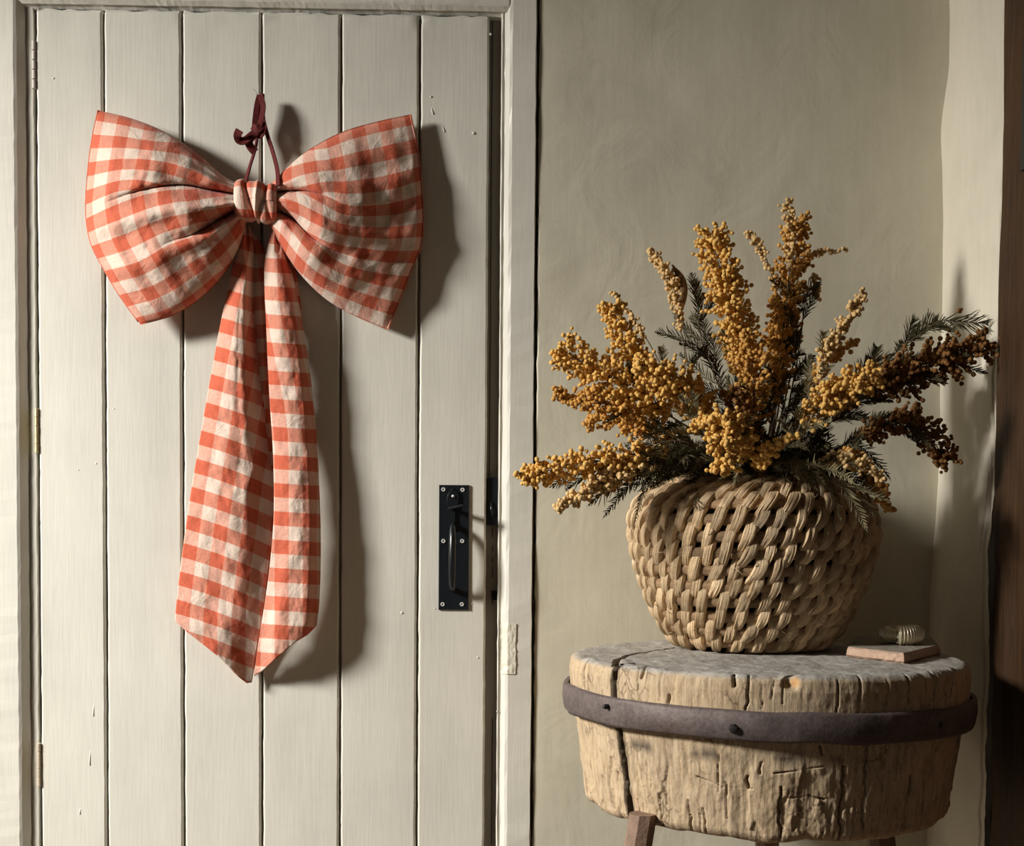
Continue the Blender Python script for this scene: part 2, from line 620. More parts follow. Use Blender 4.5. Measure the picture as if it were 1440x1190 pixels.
# back wall left of / above the door frame, and the masonry behind everything
m = MB()
m.box((LW - 0.3, 0.05, 0), (mid(48), 0.20, ZTOP))
m.box((LW - 0.3, 0.004, 0), (mid(-60), 0.051, ZTOP))
m.box((mid(48), 0.012, ZH + 0.10), (mid(757), 0.20, ZTOP))
m.box((mid(692), 0.05, 0), (XR + 0.4, 0.20, ZTOP))
tag(link('wall_masonry', m, PLAST), kind='structure')
# right return wall with a wobbly arris and a crack along the oak
ys = np.linspace(0.03, RY + 0.002, 170)
zs = np.linspace(0, ZTOP, 620)
Yg, Zg = np.meshgrid(ys, zs, indexing='ij')
Xg = XR + 0.004 * fbm(Zg * 5, Yg * 4, 21, 3) - 0.006 * np.exp(-((Zg - 1.62) / 0.10) ** 2) * sm(-0.15, 0, Yg) + 0.018 * sm(1.15, 0.95, Zg) * -1 * 0.6
yc = RY + 0.020 + 0.006 * vn(Zg * 9, 0 * Zg, 30) + 0.003 * vn(Zg * 40, 0 * Zg, 31)
Xg = Xg + 0.020 * np.exp(-((Yg - yc) / 0.0034) ** 4)
yc2 = RY + 0.034 + 0.002 * vn(Zg * 15, 0 * Zg, 33)
Xg = Xg + 0.010 * np.exp(-((Yg - yc2) / 0.0026) ** 4) * sm(1.12, 1.10, Zg) * sm(0.96, 0.98, Zg)
Yg = Yg + (0.004 * vn(Zg * 30, 0 * Zg, 35) + 0.002 * vn(Zg * 90, 0 * Zg, 36)) * sm(RY + 0.012, RY, Yg)
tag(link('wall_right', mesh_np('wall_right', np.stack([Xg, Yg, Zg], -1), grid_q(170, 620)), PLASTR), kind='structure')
m = MB(); m.box((XR + 0.012, -3.6, 0), (XR + 0.30, 0.06, ZTOP))
tag(link('wall_right_core', m, CRACKM), kind='structure')
# oak post
yb = np.concatenate([[RY + 0.03], np.linspace(RY - 0.002, RY - 0.55, 60), [RY - 0.55]])
zb = np.linspace(0, ZTOP, 300)
Yb, Zb = np.meshgrid(yb, zb, indexing='ij')
Xb = XR - 0.010 + 0.0035 * fbm(Yb * 25, Zb * 2.5, 41, 4) + 0.0012 * vn(Yb * 160, Zb * 9, 44)
Yb = Yb + 0.004 * fbm(Zb * 7, 0 * Zb, 45, 4) * (np.arange(len(yb)) < 8)[:, None]
Xb[0] = XR + 0.03
Xb[-1] = XR + 0.05
Xb[1] += 0.005
post = empty('oak_post', (XR, RY - 0.3, 0), kind='structure')
post.name = 'trim_5'
link('post_timber', mesh_np('post_timber', np.stack([Xb, Yb, Zb], -1), grid_q(len(yb), 300)), BEAM, post)
a = P(1434, 60, RY - 0.11)
m = MB(); m.box((XR - 0.020, a.y - 0.12, P(1434, 238, RY - 0.11).z), (XR - 0.004, a.y + 0.012, P(1434, 55, RY - 0.11).z), 0.002)
link('iron_plate', m, BLACK, post)

# left wall with the window opening, floor, ceiling
wy0, wy1, wz0, wz1 = -1.62, -0.84, 1.70, 2.54
m = MB()
m.box((LW - 0.30, -3.6, 0), (LW, wy0, ZTOP)); m.box((LW - 0.30, wy1, 0), (LW, 0.20, ZTOP))
m.box((LW - 0.30, wy0, 0), (LW, wy1, wz0)); m.box((LW - 0.30, wy0, wz1), (LW, wy1, ZTOP))
tag(link('wall_left', m, LEFTW), kind='structure')
win = empty('window_1', (LW - 0.2, (wy0 + wy1) / 2, wz0), kind='structure')
m = MB()
m.box((LW - 0.22, wy0, wz0), (LW - 0.17, wy0 + 0.04, wz1)); m.box((LW - 0.22, wy1 - 0.04, wz0), (LW - 0.17, wy1, wz1))
m.box((LW - 0.22, wy0, wz0), (LW - 0.17, wy1, wz0 + 0.04)); m.box((LW - 0.22, wy0, wz1 - 0.04), (LW - 0.17, wy1, wz1))
link('window_frame', m, FRAMEP, win)
m = MB(); m.box((LW - 0.24, wy0 - 0.02, wz0 - 0.03), (LW + 0.03, wy1 + 0.02, wz0))
link('window_sill', m, FRAMEP, win)
m = MB(); m.box((LW - 0.3, -3.6, -0.1), (XR + 0.3, 0.2, 0.0)); tag(link('floor', m, FLOORM), kind='structure')
m = MB(); m.box((LW - 0.3, -3.6, ZTOP), (XR + 0.3, 0.2, ZTOP + 0.1)); tag(link('ceiling', m, CEIL), kind='structure')


# ------------------------------------------------------------------ door frame
def extrude_profile(name, prof, z0, z1, mat, horizontal=False, x0=0, x1=0, seed=0, nseg=140):
    """prof: (x or z, y) points, swept vertically (or along x); tiny paint unevenness on its arrises"""
    pr = np.array(prof, float)
    n = len(pr)
    L = np.linspace(x0, x1, nseg) if horizontal else np.linspace(z0, z1, nseg)
    A, B = np.meshgrid(np.arange(n), L, indexing='ij')
    w = 0.0006 * vn(B * 45, A * 3.7, 50 + seed) + 0.0004 * vn(B * 170, A * 5.1, 60 + seed)
    a = pr[:, 0][:, None] + w
    y = pr[:, 1][:, None] + w * 0.7
    V = np.stack([B, y, a], -1) if horizontal else np.stack([a, y, B], -1)
    me = mesh_np(name, V, grid_q(n, nseg, flip=horizontal), smooth=False)
    return link(name, me, mat)


FY = -0.008
o = extrude_profile('trim_1', [(mid(-60), 0.05), (mid(-60), FY), (mid(25), FY), (mid(29), FY + 0.002), (mid(36), 0.004), (mid(40.5), 0.010), (mid(40.6), 0.006), (mid(48.5), 0.006), (mid(48.8), 0.05)], 0, ZH + 0.10, FRAMEP, seed=1)
tag(o, kind='structure')
o = extrude_profile('trim_2', [(mid(701), 0.05), (mid(701.5), 0.004), (mid(703), 0.001), (mid(706), 0.003), (mid(707.5), 0.0015), (mid(713), -0.006), (mid(717), FY), (mid(749), FY), (mid(750), FY + 0.0015), (mid(750), 0.05)], 0, ZTOP, FRAMEP, seed=2)
tag(o, kind='structure')
zz = lambda dpx: ZH + dpx / 850.0
o = extrude_profile('trim_3', [(zz(1.5), 0.05), (zz(1.5), 0.008), (zz(5), 0.004), (zz(6), -0.001), (zz(12), -0.006), (zz(15), FY + 0.001), (zz(90), FY), (zz(90), 0.05)], 0, 0, FRAMEP, True, mid(30), mid(712), seed=3)
tag(o, kind='structure')
# rebate beside the door edge, in the shade of the door
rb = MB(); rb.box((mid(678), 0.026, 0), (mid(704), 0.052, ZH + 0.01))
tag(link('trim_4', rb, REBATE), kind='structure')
m = MB()
for ya, yb_ in ((30, 672), (742, 756), (768, 776), (784, 792), (797, 812), (836, 850), (1010, 1188)):
    a, b = P(692, ya, 0.025), P(692.8, yb_, 0.025)
    m.box((a.x, 0.0245, b.z), (a.x + 0.0011, 0.0262, a.z))
a, b = P(691.5, 831, 0.02), P(701, 844, 0.02)
m.box((a.x, 0.018, b.z), (b.x, 0.0262, a.z))
tag(link('trim_6', m, GAP), kind='structure')
# masking tape patch on the right architrave
t0, t1 = P(704, 876, FY), P(725, 948, FY)
nu, nv_ = 14, 30
U, W = np.meshgrid(np.linspace(0, 1, nu), np.linspace(0, 1, nv_), indexing='ij')
xx = t0.x + (t1.x - t0.x) * U + 0.0008 * vn(W * 14, U * 3, 70)
yy = np.where(U < 0.5, 0.0005 + (FY - 0.0005) * sm(0.0, 0.5, U), FY) - 0.0011 - 0.0009 * np.abs(fbm(U * 4, W * 9, 71, 3))
z_ = t0.z + (t1.z - t0.z) * W + 0.0008 * vn(U * 14, W * 3, 72)
TAPE = simple('tape', (0.72, 0.68, 0.56), 0.35, 0, 60, 0.06, 0.2)
tp = link('paint_patch', mesh_np('paint_patch', np.stack([xx, yy, z_], -1), grid_q(nu, nv_), smooth=False), TAPE)
tp.parent = bpy.data.objects['trim_2']

# ------------------------------------------------------------------ the door
door = empty('door_1', (mid(370), 0, 0), kind='structure')
bounds = [54.5, 147.8, 257.0, 368.0, 478.5, 588.0, 684.5]
for i in range(6):
    xa = mid(bounds[i]) + (0.0017 if i else 0)
    xb = mid(bounds[i + 1]) - (0.0017 if i < 5 else 0)
    nzp = 420
    zt = np.concatenate([np.linspace(0.0, ZH - 0.035, nzp - 60), np.linspace(ZH - 0.034, ZH, 60)])
    bl = 0.0028
    prof = [(xa, 0.030), (xa, bl + 0.002), (xa + bl * 0.4, bl * 0.5), (xa + bl, 0.0), (xa + bl + 0.0009, 0.0)] + [(xa + bl + (xb - xa - 2 * bl) * k / 8, 0.0) for k in range(1, 8)] + \
           [(xb - bl - 0.0009, 0.0), (xb - bl, 0.0), (xb - bl * 0.4, bl * 0.5), (xb, bl + 0.002), (xb, 0.030)]
    pr = np.array(prof)
    A, Zz = np.meshgrid(np.arange(len(pr)), zt, indexing='ij')
    xx = pr[:, 0][:, None] + 0 * Zz
    yy = pr[:, 1][:, None] + 0 * Zz
    front = (pr[:, 1] < 0.006)[:, None]
    SD = (A > len(pr) / 2) * 1.0
    cup = 0.0010 * vn(0 * Zz + i * 3.3, Zz * 2, 80) + 0.0006 * vn(xx * 30, Zz * 5, 81 + i)
    yy = yy + cup * front
    edge = (np.minimum(np.arange(len(pr)), len(pr) - 1 - np.arange(len(pr))) < 5)[:, None]
    xx = xx + edge * (0.0005 * vn(Zz * 30, SD * 7.7, 90 + i) + 0.0006 * np.maximum(0, vn(Zz * 110, SD * 3.1 + 5, 97 + i)) ** 2)
    # rough top: paint runs and chipped arris
    near_top = sm(ZH - 0.006, ZH, Zz)
    yy = yy + front * near_top * 0.004
    drip = np.maximum(0, vn(xx * 190, 0 * Zz, 104 + i) - 0.35) * sm(ZH - 0.028 - 0.01 * vn(xx * 190, 0 * xx, 77), ZH - 0.004, Zz)
    yy = yy - front * 0.0035 * drip
    Zo = Zz + near_top * 0.0022 * vn(xx * 330, 0 * xx, 110 + i)
    pl = link('plank', mesh_np('plank', np.stack([xx, yy, Zo], -1), grid_q(len(pr), nzp, flip=True), smooth=True), PAINT, door)
m = MB(); m.box((mid(54), 0.0105, 0), (mid(684), 0.036, ZH - 0.004))
link('door_back_ledge', m, REBATE, door)
m = MB(); m.box((mid(46), 0.040, 0), (mid(60), 0.049, ZH))
link('door_gap', m, GAP, door)
# blobs of paint over old nail heads and runs
m = MB()
for (bx, by, r) in ((209, 147, 2.2), (135, 652, 1.6), (666, 187, 2), (565, 862, 2), (612, 856, 1.6), (664, 849, 2.2), (672, 925, 2.0), (75, 110, 1.2), (110, 661, 1.2), (160, 575, 1.5), (440, 128, 1.6), (690, 48, 1.6), (606, 136, 1.3)):
    c = P(bx, by, 0)
    r = r / 850
    vs_, fs = [], []
    for k in range(10):
        a = 2 * PI * k / 10
        vs_.append((c.x + r * 1.2 * math.cos(a), 0.0004, c.z + r * 1.2 * math.sin(a)))
    for k in range(10):
        a = 2 * PI * k / 10
        vs_.append((c.x + r * 0.6 * math.cos(a), -0.0006, c.z + r * 0.6 * math.sin(a)))
    vs_.append((c.x, -0.0005, c.z))
    for k in range(10):
        k2 = (k + 1) % 10
        fs += [(k, k2, 10 + k2, 10 + k), (10 + k, 10 + k2, 20)]
    m.add(vs_, fs)
for (bx, by, ln) in ((132, 985, 22), (127, 1050, 26), (113, 1135, 10), (606, 330 - 180, 10), (622, 176, 9), (160, 325, 12), (700, 1000, 1)):
    a, b = P(bx, by, 0), P(bx + (3 if by < 400 else -1), by + ln, 0)
    m.tube([a + Vector((0, 0.0016, 0)), a.lerp(b, 0.5) + Vector((0, 0.0011, 0)), b + Vector((0, 0.0009, 0)), b + Vector((0, 0.0018, -0.0015))], [0.0008, 0.0012, 0.0015, 0.0008], 12)
link('paint_run', m.mesh('paint_run', True), PAINT, door)
# hinges on the left
for (ya, yb_, mt, lb) in ((57, 125, HINGEP, 'overpainted upper hinge'), (574, 637, BRASS, 'bare brass middle hinge'), (1045, 1106, HINGEW, 'worn tan lower hinge')):
    h = MB()
    a, b = P(52.2 + (0 if ya > 100 else -1.5), ya, -0.001), P(52.2 + (2.5 if ya > 1000 else 0), yb_, -0.001)
    xh = mid(51.6)
    nk = 5
    for k in range(nk):
        z1 = a.z + (b.z - a.z) * (k + 0.03) / nk
        z2 = a.z + (b.z - a.z) * (k + 0.97) / nk
        r = 0.0036 if k % 2 == 0 else 0.0034
        h.tube([(xh, 0.0005, z1), (xh, 0.0005, z1 - 0.0005), (xh, 0.0005, z2 + 0.0005), (xh, 0.0005, z2)], [r * 0.8, r, r, r * 0.8], 12)
    hi = link('hinge', h, mt, door)
    hi['label'] = lb

# latch case in the gap
a, b = P(685.8, 671, 0.0), P(700.2, 739, 0.0)
m = MB(); m.box((a.x, 0.006, b.z), (b.x, 0.03, a.z), 0.0012)
lc = link('latch_case', m, BLACK, door)
m = MB(); m.tube([P(690, 706, 0.004), P(691, 718, 0.001), P(692, 727, 0.004)], [0.0012, 0.0018, 0.0012], 8)
link('latch_tongue', m.mesh('latch_tongue', True), BLACK, lc)

# thumb-latch handle
hn = empty('door_handle', P(638, 770, 0), 'black iron thumb latch pull on a long screwed plate', None)
hn.parent = door; hn.matrix_parent_inverse = door.matrix_world.inverted()
hn['label'] = 'black iron thumb latch pull on a long screwed backplate'
a, b = P(617.5, 682, -0.003), P(659, 858, -0.003)
m = MB(); m.box((a.x, -0.0035, b.z), (b.x, 0.001, a.z), 0.0008)
link('backplate', m, BLACK, hn)
for (sx, sy) in ((623.5, 688.5), (650.5, 689), (623.5, 761), (650, 761), (622.5, 850), (649.5, 850)):
    m = MB()
    c = P(sx, sy, -0.0035)
    nn = 14
    for (r0, y0, r1, y1) in ((0.0036, -0.0034, 0.0032, -0.0048), (0.0032, -0.0048, 0.0018, -0.0048), (0.0018, -0.0048, 0.0012, -0.0038)):
        vs_ = [(c.x + r0 * math.cos(2 * PI * k / nn), y0, c.z + r0 * math.sin(2 * PI * k / nn)) for k in range(nn)] + \
              [(c.x + r1 * math.cos(2 * PI * k / nn), y1, c.z + r1 * math.sin(2 * PI * k / nn)) for k in range(nn)]
        m.add(vs_, [(k, (k + 1) % nn, nn + (k + 1) % nn, nn + k) for k in range(nn)])
    s_ = link('screw', m, STEEL, hn)
    m = MB()
    m.add([(c.x + 0.0014 * math.cos(2 * PI * k / nn), -0.0040, c.z + 0.0014 * math.sin(2 * PI * k / nn)) for k in range(nn)], [tuple(range(nn))])
    link('screw_socket', m, GAP, s_)
# spade-shaped head, neck, grip
m = MB()
out = spline([(637, 686), (646, 694), (645, 708), (641, 718), (640, 735), (643, 742), (638, 748), (632, 742), (634, 735), (633, 718), (628, 708), (629, 696), (637, 686)], 40)[:-1]
vs_ = [P(x, y, -0.0032) for x, y in out] + [P(637.5 + (x - 637.5) * 0.86, 716 + (y - 716) * 0.95, -0.0075) for x, y in out]
nn = len(out)
m.add(vs_, [(k, nn + k, nn + (k + 1) % nn, (k + 1) % nn) for k in range(nn)] + [tuple(nn + k for k in range(nn))[::-1]])
link('spade_plate', m.mesh('spade_plate', False), BLACK, hn)
m = MB()
c = P(637, 698, -0.008)
m.tube([c, c + Vector((0, -0.002, 0)), c + Vector((0, -0.0028, 0))], [0.0026, 0.0020, 0.0005], 12)
link('rivet', m.mesh('rivet', True), STEEL, hn)
m = MB()
g = [P(637.5, 738, -0.006), P(637, 741, -0.016), P(636.5, 750, -0.024), P(636.3, 765, -0.029), P(636, 785, -0.031), P(636, 805, -0.029), P(636, 820, -0.024), P(636.5, 828, -0.015), P(637, 829, -0.004)]
g = [Vector(v) for v in spline([tuple(v) for v in g], 30)]
m.tube(g, [0.0045 + 0.0016 * math.sin(PI * k / 29) for k in range(30)], 14)
link('grip', m.mesh('grip', True), BLACK, hn)
m = MB()
a = P(637, 716, -0.006)
pts = spline([tuple(a), tuple(a + Vector((0.001, -0.012, 0.001))), tuple(a + Vector((0.003, -0.024, 0.004))), tuple(a + Vector((0.004, -0.032, 0.0015)))], 12)
for k in range(11):
    w0, w1 = 0.003 + 0.010 * (k / 11) ** 1.2, 0.003 + 0.010 * ((k + 1) / 11) ** 1.2
    p, q = Vector(pts[k]), Vector(pts[k + 1])
    th = Vector((0, 0, 0.0011))
    wx0, wx1 = Vector((w0, 0, 0.25 * w0)), Vector((w1, 0, 0.25 * w1))
    m.add([p - wx0 - th, p + wx0 - th, p + wx0 + th, p - wx0 + th, q - wx1 - th, q + wx1 - th, q + wx1 + th, q - wx1 + th],
          [(0, 1, 5, 4), (1, 2, 6, 5), (2, 3, 7, 6), (3, 0, 4, 7), (3, 2, 1, 0), (4, 5, 6, 7)])
link('thumb_press', m.mesh('thumb_press', False), BLACK, hn)

# ------------------------------------------------------------------ the bow
bow = empty('gingham_bow', P(361, 285, -0.03), 'large coral and cream gingham linen bow with long tails, hanging on the plank door', 'bow')
PER = 39.6


def closed_sheet(name, Fr, Bk, uvF, mat, parent, uvB=None):
    """front and back grids (n,m,3) sewn along their border"""
    n, m_ = Fr.shape[:2]
    V = np.concatenate([Fr.reshape(-1, 3), Bk.reshape(-1, 3)])
    uv = np.concatenate([uvF.reshape(-1, 2), (uvB if uvB is not None else uvF).reshape(-1, 2)])
    N = n * m_
    q = [grid_q(n, m_), grid_q(n, m_, off=N, flip=True)]
    idx = np.arange(N).reshape(n, m_)
    border = np.concatenate([idx[0, :], idx[1:, -1], idx[-1, :-1][::-1], idx[1:-1, 0][::-1]])
    b2 = np.roll(border, -1)
    q.append(np.stack([border, b2, b2 + N, border + N], -1)[:, ::-1])
    return link(name, mesh_np(name, V, np.concatenate(q), uv), mat, parent)


def make_loop(bnds, outer, fades, side, seed, creasedepth):
    """bnds: four boundary curves knot -> outer edge (top edge, crease, crease, bottom edge)"""
    NS, NTt = 110, 44
    B = [spline(b, NS) for b in bnds]
    E = spline(outer, 400)
    # split the outer curve at the points nearest the boundary ends
    ks = [int(np.argmin(np.hypot(*(E - b[-1]).T))) for b in B]
    ks[0], ks[-1] = 0, 399
    Ln = np.concatenate([[0], np.cumsum(np.hypot(*np.diff(E, axis=0).T))])
    s = np.linspace(0, 1, NS)
    fr_all, bk_all, uv_all, w_all = [], [], [], []
    total = Ln[-1]
    for k in range(3):
        t = np.linspace(0, 1, NTt)
        Ek = np.stack([np.interp(np.linspace(Ln[ks[k]], Ln[ks[k + 1]], NTt), Ln, E[:, c]) for c in (0, 1)], -1)
        lin_end = B[k][-1] * (1 - t[:, None]) + B[k + 1][-1] * t[:, None]
        xy = B[k][:, None] * (1 - t[None, :, None]) + B[k + 1][:, None] * t[None, :, None]
        xy = xy + (s[:, None, None] ** 2.2) * (Ek - lin_end)[None]
        tau = (Ln[ks[k]] + (Ln[ks[k + 1]] - Ln[ks[k]]) * t) / total          # at the outer edge
        tau0 = (k + t) / 3.0
        tt = tau[None] * s[:, None] ** 0.7 + tau0[None] * (1 - s[:, None] ** 0.7)
        env = np.sqrt(np.clip(1 - (2 * tt - 1) ** 2, 0, 1))
        prof = np.interp(s, [0, 0.15, 0.4, 0.65, 0.85, 0.96, 1.0], [0.024, 0.044, 0.064, 0.062, 0.042, 0.020, 0.004])[:, None]
        prof = prof * (1 - 0.32 * (side > 0) * sm(0.3, 0.8, s))[:, None]
        D = prof * env
        lob = np.sqrt(np.clip(1 - (2 * t - 1) ** 2, 0, 1))[None]
        # crease on side t=0 (crease k-1) and t=1 (crease k)
        va = 1 - lob
        cd0 = (creasedepth[k - 1] * (0.45 + 0.55 * sm(0.0, 0.16, s)) * (1 - sm(0.0, fades[k - 1], s)) if k > 0 else 0 * s)[:, None]
        cd1 = (creasedepth[k] * (0.45 + 0.55 * sm(0.0, 0.16, s)) * (1 - sm(0.0, fades[k], s)) if k < 2 else 0 * s)[:, None]
        e0 = np.where(t < 0.5, va[0], 0)[None]
        e1 = np.where(t >= 0.5, va[0], 0)[None]
        D = D - cd0 * e0 - cd1 * e1
        # cloth undulation
        xyp = xy
        wr = 0.0050 * fbm(s[:, None] * 5 + 0 * t, tt * 3.2, seed, 3) + 0.0016 * fbm(xy[..., 0] / 26, xy[..., 1] / 26, seed + 5, 3)
        stripy = 0.0055 * vn(s[:, None] * 1.3 + 0 * t, tt * 15, seed + 9) * (1 - 0.4 * s[:, None])
        D = D + (wr + stripy) * env * sm(0, 0.06, s)[:, None] * (1 - sm(0.93, 1, s))[:, None]
        M0 = (0.036 + (0.020 - 0.036) * sm(0.1, 0.9, s) * (side > 0))[:, None]
        Y = -(M0 + D)
        back = -(M0 - 0.5 * prof * env)
        back = np.minimum(back, -0.006)
        Vf = PN(xy[..., 0], xy[..., 1], Y)
        Vb = PN(xy[..., 0], xy[..., 1], np.maximum(back, Y + 0.002))
        # fabric coordinates
        du = np.hypot(*np.moveaxis(np.diff(xy, axis=0), -1, 0))
        u = np.concatenate([np.cumsum(du[::-1], axis=0)[::-1], np.zeros((1, NTt))]) * 1.03
        wreal = np.hypot(*np.moveaxis(xy[:, -1] - xy[:, 0], -1, 0))[:, None]
        Wout = Ln[ks[k + 1]] - Ln[ks[k]]
        ratio = np.clip(wreal / Wout * 1.25, 0, 1)
        def g(sk):
            return ratio + (1 - ratio) * sm(sk * 0.55, sk * 1.0, s)[:, None]
        g0 = g(fades[k - 1]) if k > 0 else g(0.8)
        g1 = g(fades[k]) if k < 2 else g(0.8)
        tc = (t - 0.5)[None]
        v = Ln[ks[k]] + Wout * 0.5 + np.where(tc < 0, tc * Wout * g0, tc * Wout * g1)
        uvk = np.stack([u / PER + 0.02 * side, v / PER + 0.87], -1)
        fr_all.append(Vf); bk_all.append(Vb); uv_all.append(uvk)
    V, Q, UV, off = [], [], [], 0
    for k in range(3):
        for S, fl in ((fr_all[k], False), (bk_all[k], True)):
            V.append(S.reshape(-1, 3)); UV.append(uv_all[k].reshape(-1, 2))
            Q.append(grid_q(NS, NTt, off=off, flip=fl if side < 0 else not fl))
            off += NS * NTt
    # rim strips (top edge, bottom edge, outer edge)
    def idx(k, fb, i, j): return (k * 2 + fb) * NS * NTt + i * NTt + j
    i = np.arange(NS)
    for k, j in ((0, 0), (2, NTt - 1)):
        a_, b_ = idx(k, 0, i, j), idx(k, 1, i, j)
        Q.append(np.stack([a_[:-1], a_[1:], b_[1:], b_[:-1]], -1))
    j = np.arange(NTt)
    for k in range(3):
        a_, b_ = idx(k, 0, NS - 1, j), idx(k, 1, NS - 1, j)
        Q.append(np.stack([a_[:-1], a_[1:], b_[1:], b_[:-1]], -1))
    o = link('loop', mesh_np('loop', np.concatenate(V), np.concatenate(Q), np.concatenate(UV)), GING, bow)
    # seam along the outer edge
    pts = [Vector(p) for p in PN(E[::8, 0], E[::8, 1], -0.020 if side > 0 else -0.036)]
    mm = MB(); mm.tube(pts, 0.0016, 8)
    me = mm.mesh('seam', True)
    sm_ = link('seam', me, SEAM, o)
    return o


SEAM = simple('coral_seam', (0.50, 0.13, 0.07), 0.8, 0, 100, 0.3, 0.4)
make_loop([[(348, 264), (314, 247), (285, 222), (240, 190), (190, 168), (138, 155)],
           [(348, 275), (302, 268), (255, 260), (205, 266), (160, 281), (122, 300)],
           [(348, 289), (312, 307), (275, 328), (235, 342), (190, 366), (146, 378)],
           [(347, 312), (335, 352), (310, 392), (275, 425), (240, 445), (198, 457)]],
          [(138, 155), (129, 200), (123, 250), (121, 300), (128, 342), (146, 378), (168, 415), (198, 457)],
          [0.97, 0.66], -1, 200, [0.046, 0.042])
make_loop([[(374, 266), (400, 239), (432, 212), (480, 186), (530, 171), (577, 161)],
           [(374, 272), (418, 268), (450, 273), (490, 285), (545, 282), (593, 268)],
           [(374, 290), (408, 305), (440, 335), (480, 356), (535, 366), (583, 368)],
           [(376, 310), (397, 350), (424, 388), (460, 422), (500, 445), (545, 464)]],
          [(577, 161), (588, 215), (593, 268), (595, 310), (592, 345), (583, 368), (566, 412), (545, 464)],
          [0.56, 0.70], 1, 230, [0.042, 0.046])

# knot: a gathered band around the middle
nu, nv_ = 70, 90
U, W = np.meshgrid(np.linspace(0, 1, nu), np.linspace(0, 2 * PI, nv_), indexing='ij')
px = 330 + 60 * U
wav = 0.10 * np.sin(W * 1.0 + 0.6) + 0.05 * np.sin(2 * W)
rid = -0.0060 * np.exp(-((U - 0.40 + wav * 0.9) / 0.055) ** 2) - 0.0050 * np.exp(-((U - 0.64 - wav * 0.8) / 0.05) ** 2) + 0.0042 * np.exp(-((U - 0.53 - wav * 0.2) / 0.05) ** 2) - 0.0030 * np.exp(-((U - 0.80 + wav * 0.5) / 0.05) ** 2) + 0.0012 * vn(U * 9, W * 1.5, 190)
rim = 0.012 * (1 - np.sqrt(np.clip(1 - (2 * U - 1) ** 4, 0, 1))) + 0.004 * (np.sin(PI * U) ** 1.0) * 1.0
rz = 0.0355 + rid * 0.6 - rim
ry = 0.030 + rid * 1.2 - rim
c = P(360, 286, -0.045)
xk = P(330, 286, -0.06).x + (P(390, 286, -0.06).x - P(330, 286, -0.06).x) * U
cz = c.z + 0.004 * (1 - 2 * U) * 0 + 0.003 * np.cos(PI * U)
sq = lambda v, p: np.sign(v) * np.abs(v) ** p
V = np.stack([xk, -0.052 - ry * sq(np.cos(W), 0.8), cz + rz * sq(np.sin(W), 0.85)], -1)
uv = np.stack([(px - 330 + 12) / PER * 1.25 + wav * 0.5, W * 34 / PER + 0.33], -1)
link('knot', mesh_np('knot', V, grid_q(nu, nv_), uv.reshape(-1, 2)), GING, bow)


def make_tail(name, Lc, Rc, topy, bot, depth_fn, uvfn, seed, nR=200, nT=60):
    """Lc/Rc: edge curves as (x, y) lists by y; bot: bottom edge as (t, y)"""
    Lc, Rc = spline(Lc, 200), spline(Rc, 200)
    t = np.linspace(0, 1, nT); r = np.linspace(0, 1, nR)
    yb_ = np.interp(t, [b[0] for b in bot], [b[1] for b in bot])
    yt = topy[0] * (1 - t) + topy[1] * t
    y = yt[None] + (yb_ - yt)[None] * r[:, None]
    xl = np.interp(y, Lc[:, 1], Lc[:, 0]); xr = np.interp(y, Rc[:, 1], Rc[:, 0])
    T = np.broadcast_to(t, y.shape)
    x = xl + (xr - xl) * T
    D = depth_fn(T, y)
    envw = np.sin(PI * np.clip(T, 0.02, 0.98)) ** 0.5
    D = D + envw * (0.0022 * fbm(x / 38, y / 60, seed, 3) + 0.0014 * fbm(x / 15, y / 24, seed + 4, 3))
    Vf = PN(x, y, -D)
    rimw = np.minimum(np.minimum(T, 1 - T) * 8, 1) * np.minimum((1 - r)[:, None] * 30, 1)
    Vb = PN(x, y, -(D - 0.002 - 0.010 * rimw))
    uv = np.stack(uvfn(x, y, xl, xr), -1)
    return closed_sheet(name, Vf, Vb, uv, GING, bow)


def dl(T, y):
    # ridge near the left third, turning away towards the right; the upper end pinches into a pleat
    base = np.interp(y, [320, 380, 480, 700, 880, 960], [0.036, 0.042, 0.042, 0.044, 0.042, 0.028])
    bul = np.interp(y, [320, 400, 500, 700, 900], [0.020, 0.022, 0.020, 0.014, 0.008])
    d = base + bul * (np.sin(PI * np.clip(T * 0.95 + 0.03, 0, 1)) - 0.6)
    w = sm(0.62, 1.0, T)
    d = d - 0.016 * w * sm(330, 420, y) * (1 - 0.4 * sm(640, 800, y))
    d = d - 0.016 * np.exp(-((T - 0.62) / 0.16) ** 2) * (1 - sm(325, 375, y))
    d = d - 0.006 * np.exp(-((T - (0.52 + 0.0004 * (y - 500))) / 0.05) ** 2) * sm(380, 480, y) * (1 - sm(700, 860, y)) * 0.2
    return d


make_tail('tail', [(340, 318), (331, 352), (322, 400), (311, 450), (298, 520), (289, 570), (277, 640), (267, 700), (256, 780), (250, 830), (246, 876), (246, 965)],
          [(352, 318), (357, 350), (359, 400), (361, 450), (367, 520), (376, 590), (384, 650), (385, 700), (383, 760), (377, 810), (370, 870), (362, 910), (354, 962)],
          (318, 320), [(0, 873), (0.10, 885), (0.3, 903), (0.55, 925), (0.80, 951), (0.93, 961), (1, 960)], dl,
          lambda x, y, xl, xr: ((x - xl) / PER - 0.26, (y - 0.26 * (x - xl) - 0.0008 * (x - xl) ** 2) / PER + 0.46), 300)


